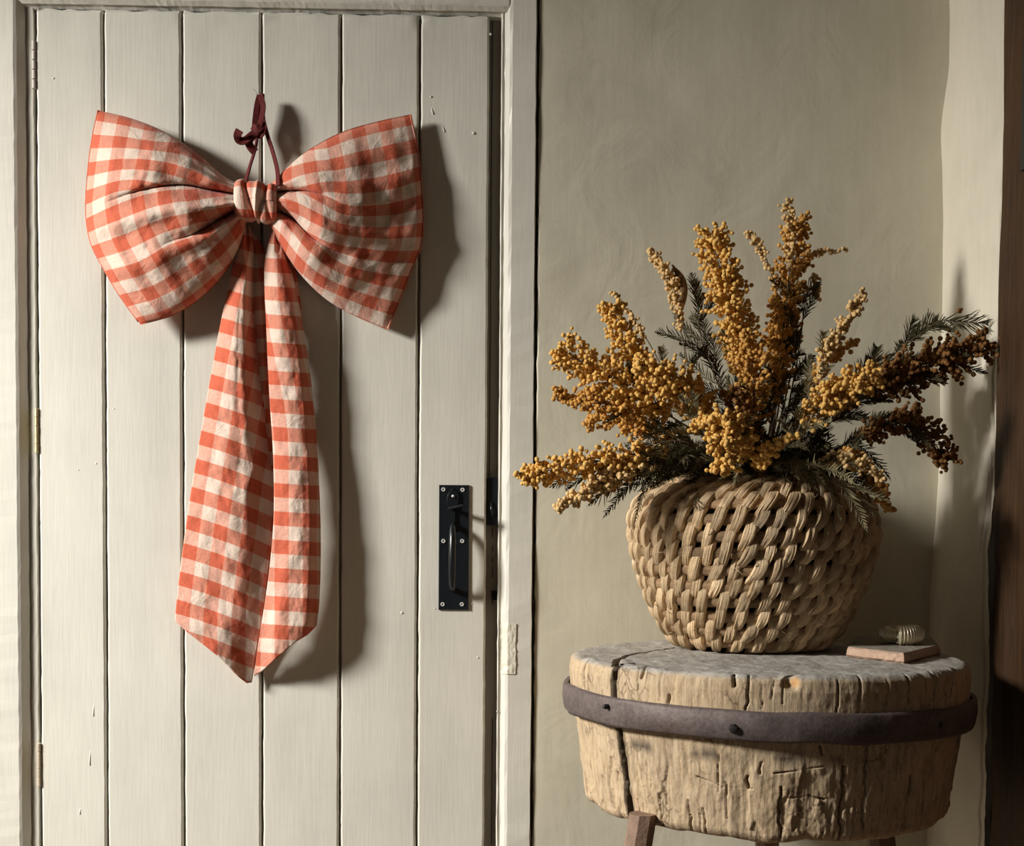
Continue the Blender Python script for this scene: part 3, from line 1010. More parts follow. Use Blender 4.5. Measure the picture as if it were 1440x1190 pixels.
def dr(T, y):
    base = np.interp(y, [318, 380, 480, 600, 700, 880, 955], [0.040, 0.042, 0.040, 0.040, 0.046, 0.051, 0.028])
    bul = np.interp(y, [318, 400, 500, 700, 900], [0.014, 0.017, 0.015, 0.012, 0.007])
    d = base + bul * (np.sin(PI * np.clip(T * 0.85 + 0.1, 0, 1)) - 0.6)
    d = d - 0.012 * np.exp(-((T - 0.58) / 0.14) ** 2) * (1 - sm(328, 365, y))
    d = d - 0.010 * sm(0.75, 1.0, T)
    d = d - 0.012 * (1 - sm(0.0, 0.35, T)) * sm(760, 900, y)
    return d


make_tail('tail', [(386, 316), (377, 340), (372, 370), (372, 410), (374, 450), (376, 500), (379, 560), (384, 640), (385, 720), (380, 790), (372, 850), (364, 900), (357, 952)],
          [(392, 318), (402, 345), (411, 385), (421, 430), (431, 490), (438, 540), (444, 600), (448, 660), (451, 740), (451, 800), (449, 850), (445, 890), (443, 952)],
          (318, 320), [(0, 951), (0.12, 945), (0.35, 925), (0.65, 903), (0.85, 893), (1, 880)], dr,
          lambda x, y, xl, xr: ((x - 372 - 36 * sm(380, 640, y)) / PER + 0.30, (y - 0.06 * (x - xl) - 0.9 * np.abs(x - xl) ** 0.1) / PER + 0.62), 320)
# inner folds in the shade between the tails and behind the right one
make_tail('tail_fold', [(346, 322), (350, 350), (352, 400), (355, 450), (360, 520), (370, 600), (376, 660)],
          [(352, 322), (372, 352), (380, 400), (383, 450), (386, 520), (388, 600), (390, 660)],
          (322, 324), [(0, 655), (1, 660)], lambda T, y: 0.016 + 0.006 * np.sin(PI * T) + 0 * y,
          lambda x, y, xl, xr: ((x - xr) / PER + 0.1, (y + 0.1 * (x - xl)) / PER + 0.2), 340, 120, 24)
make_tail('tail_fold', [(386, 318), (390, 345), (398, 380), (404, 420), (410, 470)],
          [(392, 318), (404, 335), (414, 370), (421, 410), (426, 462)],
          (318, 320), [(0, 468), (1, 470)], lambda T, y: 0.018 + 0.004 * np.sin(PI * T) + 0 * y,
          lambda x, y, xl, xr: ((x - xr) / PER + 0.1, (y + 0.1 * (x - xl)) / PER + 0.2), 350, 80, 20)


def ribbon(name, pts, width, parent, twist=None, thick=0.0012):
    """pts: (px, py, depth); flat strip; twist = angle of the flat side away from facing the camera, per point"""
    sp = spline([tuple(P(x, y, -d)) for x, y, d in pts], 40)
    tw = np.interp(np.linspace(0, 1, 40), np.linspace(0, 1, len(twist)), twist) if twist else np.zeros(40)
    mm = MB()
    vs_, fs = [], []
    for i in range(40):
        p = Vector(sp[i])
        t = (Vector(sp[min(i + 1, 39)]) - Vector(sp[max(i - 1, 0)])).normalized()
        n0 = Vector((0, -1, 0)); n0 = (n0 - t * n0.dot(t)).normalized()
        b0 = t.cross(n0)
        n = n0 * math.cos(tw[i]) + b0 * math.sin(tw[i])
        b = t.cross(n)
        w = width / 2
        for (a_, c_) in ((-w, -thick), (w, -thick), (w, thick), (-w, thick)):
            vs_.append(p + b * a_ + n * c_)
    for i in range(39):
        for k in range(4):
            fs.append((i * 4 + k, i * 4 + (k + 1) % 4, (i + 1) * 4 + (k + 1) % 4, (i + 1) * 4 + k))
    fs += [(3, 2, 1, 0), (156, 157, 158, 159)]
    mm.add(vs_, fs)
    return link(name, mm, VELVET, parent)


hang = empty('hanging_ribbon', P(366, 190, -0.02))
hang.parent = bow; hang.matrix_parent_inverse = bow.matrix_world.inverted()
hang['label'] = 'burgundy velvet ribbon knotted above the bow'
ribbon('strand', [(365, 134, 0.020), (363, 160, 0.019), (361, 185, 0.018), (360, 205, 0.022), (352, 232, 0.030), (345, 256, 0.045)], 0.0068, hang, [0, 0.2, 0.9, 0.9, 0.8, 0.6])
ribbon('strand', [(369, 132, 0.022), (370, 165, 0.022), (376, 190, 0.024), (384, 215, 0.030), (390, 240, 0.046), (391, 262, 0.078)], 0.0066, hang, [0, 0.5, 0.6, 0.5, 0.4, 0.3])
ribbon('ribbon_loop', [(366, 133, 0.024), (370, 150, 0.028), (366, 172, 0.032), (360, 188, 0.030), (358, 178, 0.026), (361, 150, 0.022), (365, 134, 0.020)], 0.0085, hang, [0.1, 0.3, 0.2, 0.3, 0.2, 0.1])
ribbon('ribbon_knot', [(355, 178, 0.026), (362, 182, 0.034), (370, 176, 0.030), (366, 190, 0.030), (356, 186, 0.026)], 0.011, hang, [0.2, 0.1, 0.2, 0.1])
ribbon('ribbon_end', [(362, 184, 0.030), (352, 192, 0.034), (343, 198, 0.036), (336, 197, 0.038), (334, 190, 0.044), (337, 183, 0.047)], 0.0125, hang, [0.2, 0.1, 0.3, 0.1, 0, 0])
ribbon('ribbon_end', [(358, 188, 0.030), (350, 198, 0.032), (352, 206, 0.030), (359, 214, 0.026)], 0.013, hang, [0.3, 0.1, 0.4, 0.3])
for o_ in (1,):
    th = MB(); th.tube([P(363, 134, -0.02), P(360, 129, -0.026), P(356, 125, -0.024)], 0.0003, 5)
    link('loose_thread', th, VELVET, hang)

# ------------------------------------------------------------------ the stool (old chopping block on legs)
ZT = CAM.z - 0.182
SY = CAM.y + 1.92
SX = P(1077, 925, SY).x
RS = 0.281
HB = 0.213
stool = empty('block_stool', (SX, SY, 0), 'weathered round timber block table on splayed legs with an iron hoop, beside the door', 'table')
NTH = 1100
th = np.linspace(-PI, PI, NTH, endpoint=False)          # 0 = towards the camera, +x = positive
pr_r = np.concatenate([np.linspace(0.0, 0.268, 120), [0.2705, 0.273, 0.2755, 0.2775], [0.279] * 0])
pr_z = np.concatenate([np.zeros(120), [-0.0004, -0.0012, -0.0026, -0.0048]])
zs = np.linspace(-0.0075, -HB + 0.012, 190)
rs = np.interp(-zs, [0, 0.02, 0.06, 0.09, 0.14, 0.20], [0.2785, 0.281, 0.2785, 0.271, 0.263, 0.254])
pr_r = np.concatenate([pr_r, rs, [0.249, 0.240, 0.21, 0.0]])
pr_z = np.concatenate([pr_z, zs, [-HB + 0.004, -HB, -HB, -HB]])
NPF = len(pr_r)
R_, TH = np.meshgrid(pr_r, th, indexing='ij')
Z_, _ = np.meshgrid(pr_z, th, indexing='ij')
side = (np.arange(NPF) >= 120)[:, None] & (np.arange(NPF) < NPF - 3)[:, None]
topm = (np.arange(NPF) < 122)[:, None]
# out-of-round, arris wear
shape = 1 + 0.008 * np.sin(TH * 2 + 1) + 0.006 * np.sin(TH * 3 + 0.5)
cx, sx = np.sin(TH), -np.cos(TH)
n1 = fbm(cx * 22 + 40, (sx * 22) + Z_ * 14, 400, 4)
n2 = fbm(TH * 70, Z_ * 16, 410, 4)
n3 = fbm(TH * 26, Z_ * 60, 420, 4)
rel = 0.0009 * n1 + 0.0004 * n2 + 0.0008 * n3
# flaking steps on the lower half
st = sm(0.05, 0.16, fbm(TH * 9 + 3, Z_ * 9, 430, 4)) * 0.0022
low = sm(-0.10, -0.13, Z_)
rel = rel * (0.45 + 0.55 * low) + st * (0.15 + 0.85 * low)
R2 = R_ * shape + rel * side
Z2 = Z_ + topm * (0.0009 * fbm(cx * R_ * 60, sx * R_ * 60, 440, 4)) + 0.0025 * sm(0.24, 0.28, R_) * fbm(TH * 6, 0 * TH, 441, 3) * sm(-0.02, -0.004, Z_)
Z2 = Z2 - 0.003 * fbm(TH * 5, 0 * TH, 445, 3) * sm(-0.17, -0.2, Z_)


def ang(px, py):
    """angle on the drum at a photo pixel"""
    best = None
    for Yd in np.linspace(-0.279, -0.05, 120):
        p = P(px, py, SY + Yd)
        e = abs(math.hypot(p.x - SX, p.y - SY) - 0.278)
        if best is None or e < best[0]:
            best = (e, p)
    p = best[1]
    return math.atan2(p.x - SX, -(p.y - SY)), p.z - ZT


crack_shade = np.zeros_like(R2)  # mask that paints the shade inside cracks into the wood colour
cracks = []          # list of polylines [(angle, z), ...], width, depth


def crack(pts, w, d, wob=0.002):
    cracks.append(([ang(*p) for p in pts], w, d, wob))


crack([(866, 925), (862, 960), (864, 1000), (863, 1040), (865, 1080), (866, 1120), (867, 1165)], 0.0062, 0.024, 0.0010)
crack([(822, 955), (823, 930)], 0.0014, 0.010)
crack([(901, 955), (905, 925)], 0.0013, 0.010)
crack([(1030, 948), (1032, 965)], 0.0018, 0.010)
crack([(1052, 945), (1050, 998)], 0.0009, 0.008)
crack([(1273, 945), (1272, 990)], 0.0011, 0.010)
crack([(1311, 948), (1309, 985)], 0.0015, 0.012)
crack([(1337, 940), (1333, 980)], 0.0011, 0.010)
crack([(1293, 1095), (1292, 1118)], 0.0030, 0.014)
crack([(1207, 950), (1205, 985)], 0.0009, 0.006)
crack([(1098, 1110), (1099, 1180)], 0.0011, 0.007)
crack([(1154, 1050), (1156, 1062)], 0.0011, 0.007)
crack([(1050, 1095), (1050, 1112)], 0.0013, 0.007)
crack([(940, 978), (940, 990)], 0.0016, 0.006)
crack([(1115, 1125), (1140, 1122), (1165, 1128)], 0.0011, 0.007)
crack([(975, 1095), (1010, 1110), (1055, 1112)], 0.0009, 0.005)
crack([(1090, 1090), (1160, 1080)], 0.0009, 0.005)
crack([(915, 1172), (914, 1120)], 0.0011, 0.007)
crack([(960, 1188), (958, 1130)], 0.0010, 0.006)
crack([(1190, 1180), (1192, 1080)], 0.0016, 0.008)
crack([(1225, 1170), (1222, 1050)], 0.0012, 0.006)
for k in range(46):
    a0 = random.uniform(-1.5, 1.5); z0 = random.uniform(-0.20, -0.09); l_ = random.uniform(0.01, 0.05)
    cracks.append(([(a0, z0), (a0 + random.uniform(-0.01, 0.01), z0 - l_)], random.uniform(0.0006, 0.0011), random.uniform(0.002, 0.005), 0.001))
for k in range(20):
    a0 = random.uniform(-1.5, 1.5)
    cracks.append(([(a0, -0.004), (a0 + random.uniform(-0.01, 0.01), random.uniform(-0.02, -0.045))], random.uniform(0.0005, 0.0009), random.uniform(0.002, 0.004), 0.001))
for pts, w, d, wob in cracks:
    for (a0, z0), (a1, z1) in zip(pts[:-1], pts[1:]):
        A = TH * 0.279; az, bz = a0 * 0.279, a1 * 0.279
        lx_, lz_ = bz - az, z1 - z0
        LL = lx_ * lx_ + lz_ * lz_
        q = np.clip(((A - az) * lx_ + (Z_ - z0) * lz_) / LL, 0, 1)
        dist = np.hypot(A + wob * vn(Z_ * (45 if d > 0.02 else 120), A * 3, 470) - az - q * lx_, Z_ - z0 - q * lz_)
        R2 = R2 - side * np.minimum(d, R2 * 0.5) * (1 - sm(w * 0.55, w * 1.0, dist)) * (d > 0.02) - side * (d <= 0.02) * d * np.exp(-(dist / w) ** 2)
        crack_shade = np.maximum(crack_shade, side * np.exp(-(dist / (w * (1.25 if d > 0.02 else 0.8))) ** 4) * min(1.0, d / 0.012))
# knot with raw orange wood
ka, kz = ang(1112, 960)
dk = np.hypot((TH - ka) * 0.279, (Z_ - kz) * 1.15)
R2 = R2 - side * 0.011 * np.exp(-(dk / 0.010) ** 4) + side * 0.004 * np.exp(-(np.hypot((TH - ka) * 0.279 - 0.006, Z_ - kz) / 0.005) ** 2)
tint = (side * np.exp(-(np.hypot((TH - ka) * 0.279 - 0.005, Z_ - kz) / 0.006) ** 4)) * 0.8
Vx = R2 * np.sin(TH); Vy = -R2 * np.cos(TH)
# crack over the top face
tp_ = [PZ(863, 941, ZT), PZ(869, 928, ZT), PZ(890, 920, ZT), PZ(955, 911, ZT), PZ(985, 909, ZT)]
wd = [0.0050, 0.0042, 0.0030, 0.0018, 0.0008]
for k in range(4):
    a_, b_ = tp_[k], tp_[k + 1]
    ax, ay, bx, by = a_.x - SX, a_.y - SY, b_.x - SX, b_.y - SY
    lx_, ly_ = bx - ax, by - ay
    q = np.clip(((Vx - ax) * lx_ + (Vy - ay) * ly_) / (lx_ ** 2 + ly_ ** 2), 0, 1)
    dist = np.hypot(Vx + 0.001 * vn(Vx * 90, Vy * 90, 480) - ax - q * lx_, Vy - ay - q * ly_)
    ww = wd[k] + (wd[k + 1] - wd[k]) * q
    Z2 = Z2 - topm * 0.02 * np.exp(-(dist / (ww * 0.7)) ** 4)
    crack_shade = np.maximum(crack_shade, topm * np.exp(-(dist / (ww * 0.75)) ** 4))
V = np.stack([Vx, Vy, Z2], -1)
me = mesh_np('block', V, grid_q(NPF, NTH, wrap_m=True, flip=True))
at = me.attributes.new('tint', 'FLOAT', 'POINT')
at.data.foreach_set('value', tint.astype(np.float32).ravel())
at = me.attributes.new('crack_shade', 'FLOAT', 'POINT')
at.data.foreach_set('value', crack_shade.astype(np.float32).ravel())
me.materials.append(WOOD)
blk = bpy.data.objects.new('block', me)
C.objects.link(blk)
blk.location = (0, 0, ZT)
blk.parent = stool
# iron hoop
nh = 420
tt_ = np.linspace(-PI, PI, nh, endpoint=False)
hz0 = ZT - 0.0625
prof = [(0.283, 0.0185), (0.2875, 0.0190), (0.2900, 0.0150), (0.2912, 0.0), (0.2900, -0.0150), (0.2875, -0.0190), (0.283, -0.0185)]
pr = np.array(prof)
A, T2 = np.meshgrid(np.arange(7), tt_, indexing='ij')
rr = pr[:, 0][:, None] * (1 + 0.008 * np.sin(T2 * 2 + 1) + 0.006 * np.sin(T2 * 3 + 0.5)) + 0.0015 * fbm(T2 * 7, A * 0.7, 500, 3) - 0.004 + 0.003
zz_ = pr[:, 1][:, None] * (1 + 0.07 * vn(T2 * 5, A * 2, 510)) + 0.0012 * vn(T2 * 4, 0 * T2, 511) - 0.003 * np.sin(T2) 
hoop = link('iron_hoop', mesh_np('iron_hoop', np.stack([rr * np.sin(T2), -rr * np.cos(T2), zz_], -1), grid_q(7, nh, wrap_m=True, flip=True)), IRON)
hoop.location = (0, 0, hz0); hoop.parent = stool
for (nx_, ny_, r) in ((1034, 1023, 0.0062), (862, 993, 0.0035), (1308, 1018, 0.005)):
    a_, z_n = ang(nx_, ny_)
    rr_ = 0.2905
    c = Vector((SX + rr_ * math.sin(a_), SY - rr_ * math.cos(a_), ZT + z_n))
    d = Vector((math.sin(a_), -math.cos(a_), 0))
    m = MB(); m.tube([c - d * 0.004, c + d * 0.0012, c + d * 0.0035, c + d * 0.0040], [r, r, r * 0.8, r * 0.3], 7)
    link('hoop_nail', m, NAILM, stool)
# legs
LEGW = simple('leg_wood', (0.24, 0.15, 0.10), 0.75, 0, 30, 0.3, 0.5, 0.002)
for (lx_, ly_, dx_) in ((900, -0.17, -0.10), (1236, -0.15, 0.08), (1080, 0.16, 0.0)):
    p0 = P(lx_, 1178, SY + ly_)
    zt_ = ZT - HB + 0.02
    m = MB()
    w = 0.017
    n_ = 8
    vs_, fs = [], []
    for i, (zf, k) in enumerate(((zt_, 0.0), ((zt_) * 0.5, 0.5), (0.0, 1.0))):
        cx_ = p0.x + dx_ * (k - 0.04); cy_ = p0.y - (0.05 if ly_ < 0 else -0.03) * k
        for j in range(n_):
            a_ = 2 * PI * (j + 0.5) / n_
            vs_.append((cx_ + w * 1.1 * math.cos(a_), cy_ + w * 1.1 * math.sin(a_), zf))
    for i in range(2):
        for j in range(n_):
            fs.append((i * n_ + j, (i + 1) * n_ + j, (i + 1) * n_ + (j + 1) % n_, i * n_ + (j + 1) % n_))
    fs += [tuple(range(n_)), tuple(2 * n_ + j for j in range(n_))[::-1]]
    m.add(vs_, fs)
    link('leg', m, LEGW, stool)

# ------------------------------------------------------------------ the basket
BY = CAM.y + 2.035
BX = P(1057, 760, BY).x
basket = empty('straw_basket', (BX, BY, ZT), 'round-bellied woven straw basket standing on the timber block, holding dried mimosa', 'basket')
k_ = 2.035 / 1900
pz = np.array([0.004, 0.020, 0.060, 0.115, 0.160, 0.192, 0.212, 0.232, 0.248, 0.258, 0.262])
prr = np.array([0.100, 0.122, 0.146, 0.168, 0.1785, 0.181, 0.176, 0.160, 0.130, 0.105, 0.090])
pf = spline(list(zip(prr, pz)), 300)
La = np.concatenate([[0], np.cumsum(np.hypot(*np.diff(pf, axis=0).T))])
LT = La[-1]


def prof_at(L):
    L = np.asarray(L, float)
    r = np.interp(L, La, pf[:, 0]); z = np.interp(L, La, pf[:, 1])
    e = 0.004
    dr_ = np.interp(L + e, La, pf[:, 0]) - np.interp(L - e, La, pf[:, 0])
    dz_ = np.interp(L + e, La, pf[:, 1]) - np.interp(L - e, La, pf[:, 1])
    n = np.hypot(dr_, dz_) + 1e-9
    z = z + np.minimum(L, 0) * 0.9
    return r, z, dz_ / n, -dr_ / n


# dark body added inside, its colour stands for shade in the weave gaps
Lg = np.linspace(0, LT, 50); tb = np.linspace(-PI, PI, 96, endpoint=False)
r, z, nr, nz_ = prof_at(Lg)
LR = (r - 0.011 * nr)[:, None] + 0 * tb; LZ = (z - 0.011 * nz_)[:, None] + 0 * tb
Vb = np.stack([LR * np.sin(tb), -LR * np.cos(tb), np.maximum(LZ, 0.002)], -1)
Vb = np.concatenate([np.stack([0 * tb, 0 * tb, 0 * tb + 0.002], -1)[None], Vb])
bo = link('gap_shade_body', mesh_np('gap_shade_body', Vb, grid_q(51, 96, wrap_m=True)), CORE)
bo.parent = basket
NROW = 14
rowL = np.linspace(0.006, LT - 0.012, NROW)
dL = rowL[1] - rowL[0]
# cords
for i, L0 in enumerate(rowL + dL * 0.5):
    if L0 > LT: continue
    nt_, ns_ = 260, 10
    T3, Sg = np.meshgrid(np.linspace(-PI, PI, nt_, endpoint=False), np.linspace(0, 2 * PI, ns_, endpoint=False), indexing='ij')
    rad = 0.0080 * (1 + 0.10 * vn(T3 * 12, Sg, 600 + i)) + 0.0006 * vn(T3 * 6, Sg * 5, 640 + i)
    r, z, nr, nz_ = prof_at(L0 + rad * np.cos(Sg) * 1.12)
    out_ = rad * np.sin(Sg) - 0.0035
    V = np.stack([(r + out_ * nr) * np.sin(T3), -(r + out_ * nr) * np.cos(T3), np.maximum(z + out_ * nz_, 0.001)], -1)
    # rows of the grid are angle, columns are section -> wrap both
    q = []
    ii, jj = np.meshgrid(np.arange(nt_), np.arange(ns_), indexing='ij')
    i2, j2 = (ii + 1) % nt_, (jj + 1) % ns_
    Q = np.stack([ii * ns_ + jj, ii * ns_ + j2, i2 * ns_ + j2, i2 * ns_ + jj], -1).reshape(-1, 4)
    uvc = np.stack([Sg / (2 * PI) * 5, T3 * 7], -1).reshape(-1, 2)
    c_ = link('cord', mesh_np('cord', V, Q, uvc), STRAWD)
    c_.parent = basket


def stitch_mesh(L0, var, slant, seed, width, length):
    na, nb = 14, 10
    a = np.linspace(0, 1, na); b = np.linspace(0, 1, nb)
    Aa, Bb = np.meshgrid(a, b, indexing='ij')
    L = L0 + (0.5 - Aa) * length
    L = np.minimum(L, LT + 0.001)
    r, z, nr, nz_ = prof_at(L)
    hump = np.sin(PI * np.clip(Aa * 0.92 + 0.06, 0, 1)) ** 0.55
    w = width * (0.74 + 0.26 * np.sin(PI * np.clip(Aa * 0.85 + 0.12, 0, 1)) ** 0.7) * (1 - 0.1 * Aa)
    cr = np.sqrt(np.clip(1 - (2 * Bb - 1) ** 2, 0, 1))
    skirt = (np.abs(2 * Bb - 1) > 0.99)
    off = -0.0095 + 0.0170 * hump + 0.0016 * cr + 0.0011 * (rng.random((1, nb)) - 0.5) * 2 * (1 - skirt) * (0.55 + 0.45 * np.sin(Aa * 7 + rng.random() * 6 + Bb * 5))
    off = off - 0.006 * skirt
    arc = (Bb - 0.5) * w - slant * (Aa - 0.5) + 0.0015 * np.sin(Aa * PI * (1 + var * 0.3)) * (var - 1)
    bend = 0.0035 * np.sin(PI * Aa)
    th_ = (arc + bend) / 0.165 * (0.165 / np.maximum(r, 0.08))
    rr_ = r + off * nr
    V = np.stack([rr_ * np.sin(th_), -rr_ * np.cos(th_), np.maximum(z + off * nz_, 0.0005)], -1)
    uv = np.stack([Bb + seed * 1.37, Aa * 1.5 + seed], -1).reshape(-1, 2)
    return mesh_np('strand', V, grid_q(na, nb), uv, smooth=False)


cnt = 0
stuffV, stuffQ, stuffUV, so = [], [], [], 0
for i, L0 in enumerate(rowL):
    r0 = float(prof_at(L0 + dL * 0.5)[0])
    n_ = int(round(2 * PI * r0 / 0.0285))
    n_ = max(n_, 20)
    up_ = sm(0.20, 0.29, L0)
    slant = 0.0165 + 0.018 * float(up_)
    vars_ = [stitch_mesh(L0 + dL * 0.5, v, slant * (0.85 + 0.15 * v), i * 3 + v, 0.0180 * (0.92 + 0.08 * v), dL * 1.92) for v in (0, 1, 2, 1, 0)]
    for v in vars_:
        v.materials.append(STRAW)
    for k in range(n_):
        ph = 2 * PI * (k + 0.47 * (i % 2) + 0.0 * i) / n_ - PI + random.uniform(-0.012, 0.012)
        phn = (ph + PI) % (2 * PI) - PI
        me = vars_[random.randrange(5)]
        if abs(phn) < 1.62 and cnt < 300:
            s_ = bpy.data.objects.new('strand', me)
            C.objects.link(s_)
            s_.parent = basket
            s_.rotation_euler = (0, 0, phn)
            sc_ = 1 + random.uniform(-0.012, 0.018)
            s_.scale = (sc_, sc_, 1)
            cnt += 1
        else:
            nv = len(me.vertices)
            co_ = np.empty(nv * 3); me.vertices.foreach_get('co', co_)
            co_ = co_.reshape(-1, 3)
            c1, s1 = math.cos(phn), math.sin(phn)
            stuffV.append(np.stack([co_[:, 0] * c1 - co_[:, 1] * s1, co_[:, 0] * s1 + co_[:, 1] * c1, co_[:, 2]], -1))
            stuffQ.append(grid_q(14, 10, off=so)); so += nv
            stuffUV.append(np.stack(np.meshgrid(np.linspace(0, 1, 14) * 1.5, np.linspace(0, 1, 10), indexing='ij')[::-1], -1).reshape(-1, 2) + k)
print('stitches as parts:', cnt)
b_ = link('strand_rear', mesh_np('strand_rear', np.concatenate(stuffV), np.concatenate(stuffQ), np.concatenate(stuffUV)), STRAW)
b_.parent = basket
b_['kind'] = 'stuff'
# frayed straw ends
m = MB()
for k in range(34):
    a_ = random.uniform(-1.3, 1.3); L0 = random.uniform(0.03, LT - 0.03)
    r, z, nr, nz_ = [float(v) for v in prof_at(L0)]
    d = Vector((math.sin(a_), -math.cos(a_), 0)); tg = Vector((math.cos(a_), math.sin(a_), 0))
    p = Vector((BX, BY, ZT + z)) + d * (r + 0.009)
    e = p + tg * random.uniform(-0.014, 0.014) + Vector((0, 0, random.uniform(-0.012, 0.010))) + d * random.uniform(0.001, 0.006)
    m.tube([p, p.lerp(e, 0.5) + d * 0.002, e], [0.0007, 0.0006, 0.0003], 5)
f_ = link('frayed_straw', m, STRAW)
f_.parent = basket; f_.matrix_parent_inverse = basket.matrix_world.inverted()
f_['kind'] = 'stuff'

# ------------------------------------------------------------------ dried mimosa
# unit icosphere
import bmesh
bm = bmesh.new(); bmesh.ops.create_icosphere(bm, subdivisions=2, radius=1.0)
ICO_V = np.array([v.co[:] for v in bm.verts]); ICO_F = np.array([[v.index for v in f.verts] for f in bm.faces]); bm.free()


def balls_mesh(name, cs, rs_):
    cs = np.array(cs); rs_ = np.array(rs_)
    n = len(cs)
    jit = 1 + 0.10 * (rng.random((n, len(ICO_V), 1)) - 0.5)
    V = cs[:, None, :] + ICO_V[None] * rs_[:, None, None] * jit
    Q = (ICO_F[None] + (np.arange(n) * len(ICO_V))[:, None, None]).reshape(-1, 3)
    return mesh_np(name, V, Q)


class Fern:
    """feathery leaves: a thin rachis with curved leaflets, as thin tapered blades"""
    def __init__(s):
        s.v, s.q, s.n = [], [], 0

    def blade(s, p, d, up_, L, w, curl):
        d = d.normalized()
        sd = d.cross(up_)
        if sd.length < 1e-4: sd = Vector((1, 0, 0))
        sd.normalize()
        n = sd.cross(d)
        pts = []
        for k, (f, ww) in enumerate(((0, 0.6), (0.4, 1.0), (0.78, 0.75), (1.0, 0.12))):
            c = p + d * (L * f) + n * (curl * L * f * f)
            pts += [c - sd * (w * ww), c + n * (w * 0.5 * ww), c + sd * (w * ww)]
        s.v += [tuple(x) for x in pts]
        for k in range(3):
            a = s.n + k * 3
            s.q += [(a, a + 1, a + 4, a + 3), (a + 1, a + 2, a + 5, a + 4), (a + 2, a, a + 3, a + 5)]
        s.n += 12

    def leaf(s, p, d, L, n=22, lw=0.35, curl=0.4, gravity=0.3, w=0.0008):
        d = d.normalized()
        side = d.cross(Vector((random.uniform(-.4, .4), -1, random.uniform(-.4, .4)))).normalized()
        nr = side.cross(d)
        bend = random.uniform(-0.5, 0.5)
        prev = p
        for k in range(n):
            f = (k + 1) / n
            c = p + d * (L * f) + side * (bend * L * f * f * 0.5) + Vector((0, 0, -gravity * L * f * f)) + nr * (curl * 0.25 * L * f * f)
            t = (c - prev).normalized()
            ll = L * lw * (max(0.0, math.sin(PI * min(1, 0.12 + f * 0.86))) ** 0.7) * random.uniform(0.8, 1.15)
            for sg in (-1, 1):
                dd = t * random.uniform(0.8, 1.3) + side * sg * random.uniform(0.4, 0.9) + nr * random.uniform(-0.3, 0.5)
                s.blade(c, dd, nr, ll, w, random.uniform(-0.3, 0.7))
            if k % 3 == 0:
                s.blade(prev, c - prev, nr, (c - prev).length * 3.2, w * 0.9, 0)
            prev = c

    def mesh(s, name):
        return mesh_np(name, np.array(s.v), np.array(s.q), smooth=False)


MOUTH = Vector((BX, BY, ZT + 0.235))
GRP = 'dried mimosa sprigs in the straw basket'
nball = 0


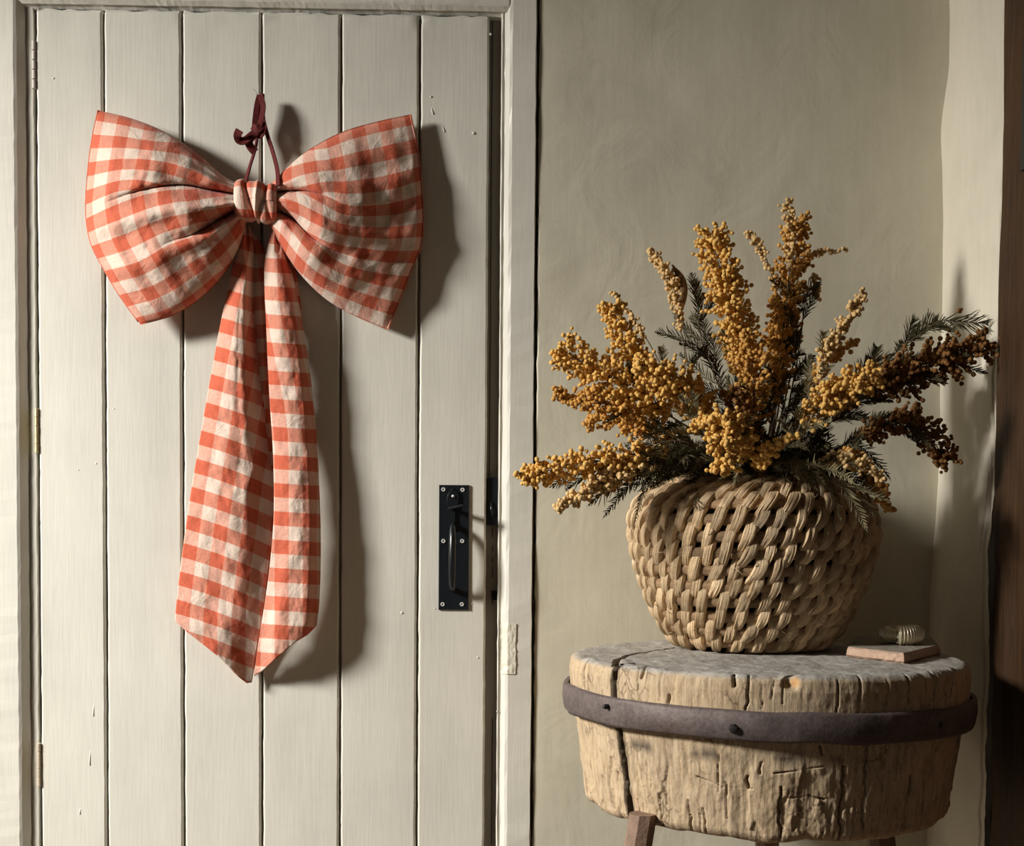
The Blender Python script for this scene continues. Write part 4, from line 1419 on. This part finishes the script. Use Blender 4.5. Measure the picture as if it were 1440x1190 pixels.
def sprig(path, rad, b0, dens, col, leafn, label, leafcol=None, foliage_len=0.055, sparse=0.0, root=True, leaf_from=0.25, lw=0.26, grav=0.25, taper=1.0, rb=0.0034, leaf_to=None):
    """path: (px, py, Y) from the mouth outwards; rad: cluster radius in px; b0: where the blossom starts (0..1)"""
    global nball
    if leaf_to is None: leaf_to = 0.74 if dens > 0.1 else 0.95
    pts3 = [tuple(P(x, y, Yd)) for x, y, Yd in path]
    base = MOUTH + Vector((random.uniform(-0.03, 0.03), random.uniform(-0.03, 0.03), -0.03))
    sp = spline([tuple(base)] + pts3, 60)
    e = empty('mimosa_sprig', tuple(base), label, 'flower', GRP)
    m = MB()
    rr0 = [0.0022 - 0.0016 * k / 59 for k in range(60)]
    m.tube([Vector(p) for p in sp[::2]], rr0[::2], 6)
    cs, rs_ = [], []
    R = rad * 0.00105
    Lg_ = np.linalg.norm(np.diff(sp, axis=0), axis=1).sum()
    nr_ = max(3, int(dens * Lg_ * (1 - b0) * 500))
    for k in range(nr_):
        f = b0 + (1 - b0) * random.random() ** 0.95
        x = f * 58.99
        i = int(x)
        p = Vector(sp[i]).lerp(Vector(sp[i + 1]), x - i)
        t = (Vector(sp[min(i + 2, 59)]) - Vector(sp[max(i - 2, 0)])).normalized()
        rv = Vector((random.gauss(0, 1), random.gauss(0, 1), random.gauss(0, 1)))
        rv = (rv - t * rv.dot(t)).normalized()
        tap = 1.0 - taper * 0.6 * max(0, (f - b0) / (1 - b0) - 0.55) / 0.45
        ed = min(1.0, 0.35 + 3 * (f - b0) / (1 - b0))
        L = R * tap * ed * random.uniform(0.65, 1.15)
        d = (rv * 1.0 + t * random.uniform(0.25, 1.0)).normalized()
        nb = max(2, int(L / 0.0052) + 1)
        q = p.copy()
        w2 = Vector((random.uniform(-1, 1), random.uniform(-1, 1), random.uniform(-1, 1))) * 0.25
        tw = [q.copy()]
        for j in range(nb):
            q = q + (d + w2 * (j / nb)) * (L / nb)
            tw.append(q.copy())
            if j == 0 and nb > 3: continue
            if random.random() < sparse: continue
            c = q + Vector((random.uniform(-1, 1), random.uniform(-1, 1), random.uniform(-1, 1))) * 0.0026
            if c.y > WY - 0.006: c.y = WY - 0.006
            cs.append(tuple(c)); rs_.append(rb * random.uniform(0.74, 1.14))
        if k % 2 == 0:
            m.tube(tw, 0.0005, 4, cap=False)
    link('stem', m, STEM, e)
    if cs:
        nball += len(cs)
        o = link('blossom', balls_mesh('blossom', cs, rs_), POM[col], e)
        o['kind'] = 'stuff'
    if leafn:
        fe = Fern()
        for k in range(leafn):
            f = leaf_from + (leaf_to - leaf_from) * (k + random.random()) / leafn
            i = min(58, int(f * 59))
            p = Vector(sp[i])
            t = (Vector(sp[i + 1]) - Vector(sp[max(i - 1, 0)])).normalized()
            rv = Vector((random.gauss(0, 1), random.gauss(0, 0.7), random.gauss(0, 1)))
            rv = (rv - t * rv.dot(t)).normalized()
            fe.leaf(p, t * 1.0 + rv * random.uniform(0.3, 0.9), foliage_len * random.uniform(0.7, 1.2), n=20, lw=lw, gravity=random.uniform(0, grav) * 2)
        v = np.array(fe.v); v[:, 1] = np.minimum(v[:, 1], WY - 0.003)
        fe.v = v
        o = link('fern_leaf', fe.mesh('fern_leaf'), leafcol or LEAF, e)
        o['kind'] = 'stuff'
    return e


S = sprig
S([(1068, 640, -.22), (1056, 540, -.24), (1030, 440, -.25), (1000, 332, -.25)], 33, .42, 2.5, 'bright', 7, 'tallest golden mimosa plume, thick and upright, left of centre in the basket', taper=.35)
S([(1080, 640, -.18), (1092, 520, -.17), (1108, 420, -.17), (1122, 312, -.17)], 32, .45, 1.5, 'amber', 8, 'tall amber mimosa plume, right of the tallest one, against the wall', taper=.5)
S([(1085, 620, -.19), (1100, 480, -.18), (1112, 350, -.18), (1106, 285, -.18)], 9, .80, 1.4, 'pale', 0, 'thin twig of pale beads rising highest above the bouquet', rb=.0030, taper=0)
S([(1090, 600, -.18), (1110, 450, -.17), (1135, 365, -.17), (1190, 350, -.17)], 5, .86, .9, 'pale', 0, 'bare sideways twig with few beads beside the tall amber plume', rb=.0027)
S([(1088, 600, -.17), (1095, 460, -.16), (1080, 370, -.16), (1050, 325, -.16)], 9, .78, 1.0, 'pale', 0, 'short twig of loose beads between the two tall plumes', rb=.0030)
S([(1095, 600, -.18), (1125, 470, -.18), (1140, 385, -.18), (1150, 420, -.18)], 6, .90, 1.6, 'pale', 2, 'little hanging tassel of beads right of the tall amber plume', rb=.0030)
S([(1050, 640, -.22), (985, 560, -.22), (958, 470, -.21), (946, 400, -.21), (912, 352, -.21)], 12, .70, 1.7, 'pale', 4, 'slender pale sprig curving up to the left with a brown husk', rb=.0031, foliage_len=.05)
S([(1045, 640, -.20), (960, 560, -.18), (905, 470, -.17), (862, 412, -.16)], 6, .80, 1.2, 'pale', 3, 'thin straw-coloured twig pointing up left behind the clusters', leafcol=LEAFP, foliage_len=.06, rb=.0026)
S([(1040, 650, -.24), (960, 570, -.27), (900, 515, -.28), (857, 435, -.28)], 29, .52, 1.9, 'bright', 5, 'golden cluster standing up left of the slender sprig', taper=.6)
S([(1040, 650, -.25), (950, 590, -.29), (880, 545, -.30), (790, 492, -.29)], 34, .55, 1.9, 'bright', 7, 'broad golden cluster reaching left, second from the left edge', taper=.3)
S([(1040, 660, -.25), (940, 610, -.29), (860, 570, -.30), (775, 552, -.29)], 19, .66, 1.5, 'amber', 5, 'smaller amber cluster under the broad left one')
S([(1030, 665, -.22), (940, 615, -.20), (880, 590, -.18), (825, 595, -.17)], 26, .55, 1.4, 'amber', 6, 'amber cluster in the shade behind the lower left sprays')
S([(1040, 660, -.24), (980, 565, -.31), (935, 530, -.34), (895, 512, -.35)], 33, .55, 2.1, 'bright', 6, 'dense golden cluster nearest the viewer on the left side', leafcol=LEAFP)
S([(1020, 672, -.26), (950, 640, -.33), (850, 648, -.35), (738, 668, -.35)], 24, .52, 2.0, 'bright', 12, 'long golden spray stretching furthest left over the door frame', foliage_len=.085, taper=.55)
S([(1020, 672, -.26), (930, 655, -.34), (850, 678, -.36), (782, 716, -.37)], 17, .60, 1.6, 'pale', 9, 'drooping pale spray low on the left under the long one', foliage_len=.07)
S([(1020, 672, -.24), (950, 655, -.30), (900, 655, -.31), (850, 690, -.31)], 11, .68, 1.3, 'amber', 8, 'short amber spray hanging over the left shoulder of the basket')
S([(1040, 650, -.28), (1010, 610, -.36), (995, 590, -.38), (975, 600, -.39)], 15, .55, 1.4, 'bright', 7, 'small golden tuft at the front left of the basket mouth', leafcol=LEAFP)
S([(1050, 660, -.30), (1040, 615, -.38), (1015, 600, -.42), (1020, 655, -.43)], 24, .50, 2.2, 'bright', 6, 'golden cluster drooping over the front of the basket rim', taper=.2)
S([(1065, 670, -.30), (1075, 640, -.37), (1095, 625, -.40), (1122, 610, -.41)], 11, .45, 1.5, 'bright', 5, 'small golden cluster right of the drooping front one')
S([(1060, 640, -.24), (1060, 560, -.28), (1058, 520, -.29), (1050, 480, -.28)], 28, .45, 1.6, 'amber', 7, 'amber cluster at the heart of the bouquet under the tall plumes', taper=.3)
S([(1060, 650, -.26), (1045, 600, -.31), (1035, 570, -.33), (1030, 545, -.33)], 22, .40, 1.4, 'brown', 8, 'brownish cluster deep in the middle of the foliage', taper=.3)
S([(1080, 620, -.19), (1095, 540, -.20), (1098, 470, -.20), (1092, 420, -.20)], 22, .50, 1.4, 'amber', 9, 'amber spray in the dark gap between plume and right-hand foliage')
S([(1100, 650, -.26), (1140, 590, -.33), (1170, 555, -.36), (1226, 528, -.38)], 27, .58, 2.2, 'bright', 7, 'bright golden cluster right of centre catching the light', leafcol=LEAFP, taper=.3)
S([(1095, 650, -.24), (1140, 560, -.29), (1165, 490, -.31), (1214, 414, -.31)], 13, .62, 1.6, 'pale', 9, 'upright pale sprig with feathery leaves above the bright right cluster', leafcol=LEAFP)
S([(1095, 650, -.24), (1135, 560, -.28), (1160, 510, -.29), (1205, 480, -.30)], 12, .70, 1.4, 'bright', 6, 'small golden tuft beside the upright pale sprig')
S([(1110, 655, -.22), (1190, 575, -.24), (1290, 520, -.26), (1384, 492, -.26)], 38, .56, 1.9, 'brown', 14, 'long shade-painted brown spray reaching furthest right to the beam', taper=.4, leaf_from=.4, leaf_to=.9)
S([(1115, 655, -.20), (1200, 560, -.21), (1250, 530, -.22), (1300, 525, -.22)], 24, .60, 1.5, 'brown', 8, 'shade-painted brown spray behind the long right-hand one', leaf_to=.95)
S([(1115, 660, -.20), (1200, 550, -.20), (1280, 480, -.22), (1352, 436, -.22)], 0.1, .99, .01, 'brown', 13, 'dark leafy frond rising at the far right above the shade-painted sprays', foliage_len=.055, leaf_from=.55, lw=.5)
S([(1115, 665, -.24), (1200, 620, -.28), (1280, 595, -.30), (1334, 648, -.30)], 27, .55, 1.8, 'brown', 14, 'shade-painted brown spray arching down on the right side', taper=.5)
S([(1110, 668, -.26), (1170, 640, -.33), (1215, 655, -.36), (1250, 718, -.36)], 14, .60, 1.9, 'amber', 8, 'amber tail hanging down over the right shoulder of the basket')
S([(1105, 668, -.28), (1160, 650, -.36), (1200, 650, -.39), (1243, 672, -.40)], 15, .64, 1.3, 'pale', 10, 'loose pale beads low on the right in front of the dark sprays', sparse=.3)
S([(1060, 640, -.22), (1010, 540, -.20), (985, 470, -.19), (990, 415, -.19)], 0.1, .99, .01, 'brown', 22, 'dark green frond behind the tallest plume on its left', foliage_len=.075)
S([(1095, 640, -.22), (1115, 540, -.20), (1128, 460, -.19), (1130, 400, -.19)], 0.1, .99, .01, 'brown', 16, 'dark needle-leaved stem right of the tall amber plume', foliage_len=.06, lw=.25)
S([(1080, 660, -.28), (1110, 620, -.33), (1130, 590, -.34), (1140, 540, -.34)], 0.1, .99, .01, 'brown', 16, 'sage green frond in the middle right of the bouquet', leafcol=LEAFP, leaf_from=.15)
S([(1070, 665, -.30), (1120, 650, -.37), (1170, 665, -.39), (1210, 695, -.39)], 0.1, .99, .01, 'brown', 16, 'grey green frond drooping over the right of the basket rim', leafcol=LEAFP, leaf_from=.15, foliage_len=.07)
S([(1040, 665, -.28), (985, 630, -.34), (940, 620, -.35), (900, 640, -.35)], 0.1, .99, .01, 'brown', 16, 'dark frond spilling to the left over the rim', leaf_from=.15)
S([(1050, 665, -.30), (1010, 640, -.36), (985, 610, -.37), (960, 570, -.37)], 0.1, .99, .01, 'brown', 16, 'sage frond curling up in front at the left of the middle', leafcol=LEAFP, leaf_from=.15)
# low mass of dark foliage filling the mouth
fe = Fern()
for k in range(260):
    a_ = random.uniform(0, 2 * PI); r_ = 0.10 * math.sqrt(random.random())
    p = MOUTH + Vector((r_ * math.cos(a_), r_ * math.sin(a_), random.uniform(0.0, 0.03)))
    d = Vector((math.cos(a_) * random.uniform(.2, 1.3), math.sin(a_) * random.uniform(.2, 1.0), random.uniform(.1, 1.2)))
    fe.leaf(p, d, random.uniform(0.06, 0.11), n=18, lw=.28, gravity=random.uniform(0.1, .5))
v = np.array(fe.v); v[:, 1] = np.minimum(v[:, 1], WY - 0.004); fe.v = v
o = link('fern_foliage', fe.mesh('fern_foliage'), LEAF)
tag(o, 'dense dark fern-like foliage filling the mouth of the straw basket', 'foliage', kind='stuff')
print('balls', nball)
# brown husk on the slender sprig
m = MB()
a_, b2 = P(957, 395, -.21), P(953, 455, -.21)
pts = [Vector(q) for q in spline([tuple(P(945, 372, -.21)), tuple(P(958, 395, -.205)), tuple(P(957, 425, -.21)), tuple(P(951, 452, -.21))], 14)]
m.tube(pts, [0.001 + 0.008 * max(0.0, math.sin(PI * k / 13)) ** 1.2 for k in range(14)], 10)
HUSK = simple('husk', (0.20, 0.12, 0.055), 0.75, 0, 120, 0.4, 0.6, 0.002)
hk = link('seed_husk', m.mesh('seed_husk', True), HUSK)
sl = [o for o in bpy.data.objects if o.get('label', '').startswith('slender pale sprig')][0]
hk.parent = sl; hk.matrix_parent_inverse = sl.matrix_world.inverted()

# ------------------------------------------------------------------ slab and fossil
def flat_slab():
    A_ = [(1190, 924), (1271, 934), (1322, 921), (1312, 908), (1240, 900), (1202, 908)]
    lo_ = [PZ(x, y, ZT + 0.0005) for x, y in A_]
    # subdivide the outline for a chipped edge
    n = 90
    ring = spline([tuple(p) for p in lo_] + [tuple(lo_[0])], n + 1)[:-1]
    poly = []
    for k in range(len(lo_)):
        a, b = np.array(lo_[k]), np.array(lo_[(k + 1) % len(lo_)])
        for j in range(15):
            poly.append(a + (b - a) * j / 15)
    poly = np.array(poly)
    c = poly.mean(0)
    n = len(poly)
    th_ = np.arange(n)
    rows = []
    for (h, s_, seed) in ((0.0, 0.97, 1), (0.003, 1.0, 2), (0.009, 0.995, 3), (0.0122, 0.975, 4), (0.0140, 0.955, 5)):
        j = 1 + 0.012 * vn(th_ * 0.7, h * 300 + 0 * th_, 700 + seed) + 0.008 * vn(th_ * 2.3, h * 100 + 0 * th_, 720)
        q = c + (poly - c) * (s_ * j)[:, None]
        q[:, 2] = ZT + 0.0005 + h
        rows.append(q)
    for s_ in (0.75, 0.5, 0.25, 0.0):
        q = c + (poly - c) * s_
        q[:, 2] = ZT + 0.0143 + 0.0006 * vn(q[:, 0] * 200, q[:, 1] * 200, 730)
        rows.append(q)
    V = np.array(rows)
    Q = grid_q(len(rows), n, wrap_m=True)
    me = mesh_np('sandstone_slab', V, Q, smooth=False)
    me.materials.append(SLAB); me.materials.append(SLABT)
    for p in me.polygons:
        if p.index >= n * 4:
            p.material_index = 1
    o = bpy.data.objects.new('sandstone_slab', me)
    C.objects.link(o)
    return tag(o, 'small pinkish broken stone slab lying on the block, right of the basket', 'stone')


flat_slab()
am = empty('ammonite_fossil', (PZ(1259, 903, ZT + 0.015)), 'shiny ribbed coiled fossil resting on the small stone slab', 'fossil')
ac = PZ(1260, 903, ZT + 0.015) + Vector((-0.004, -0.024, 0))
nA, nB = 1100, 22
Af, Bf = np.meshgrid(np.linspace(0, 1, nA), np.linspace(0, 2 * PI, nB, endpoint=False), indexing='ij')
turn = 2 * PI * 1.9
phi = PI * 1.18 + Af * turn                       # ends at the front left
Rm = 0.006 + 0.0185 * Af
tr = 0.0022 + 0.0122 * Af ** 1.05
rib = 1 + 0.11 * np.cos(phi * 50) * (0.5 + 0.5 * np.cos(Bf)) ** 0.5 + 0.0 * Af
rr_ = tr * rib
end = phi[-1, 0]
phi0 = end
Xa = ac.x + (Rm + rr_ * np.cos(Bf)) * np.cos(phi0 - phi + PI * 1.42) * 1.02
Ya = ac.y + (Rm + rr_ * np.cos(Bf)) * np.sin(phi0 - phi + PI * 1.42) * 0.95
Za = ZT + 0.0150 + 0.0138 + rr_ * np.sin(Bf) * 1.0
V = np.stack([Xa, Ya, Za], -1)
link('coiled_shell', mesh_np('coiled_shell', V, grid_q(nA, nB, wrap_m=True)), AMMO, am)
# mouth of the shell with a lobed relief
last = V[-1]
cc = last.mean(0)
rows = [last]
for k, s_ in enumerate((0.93, 0.8, 0.6, 0.35, 0.0)):
    b = np.linspace(0, 2 * PI, nB, endpoint=False)
    q = cc + (last - cc) * s_ * (1 + 0.10 * np.cos(b * 5)[:, None] * (s_ > 0.3))
    tdir = np.array(V[-1].mean(0) - V[-4].mean(0)); tdir /= np.linalg.norm(tdir)
    q = q + tdir * (0.0022 * (math.sin(k * 1.6) + 0.6) * np.cos(b * 5 + k)[:, None] + 0.001)
    rows.append(q)
link('shell_mouth', mesh_np('shell_mouth', np.array(rows), grid_q(len(rows), nB, wrap_m=True), smooth=False), AMMO, am)
# small crumbs of stone / a chip on the block top
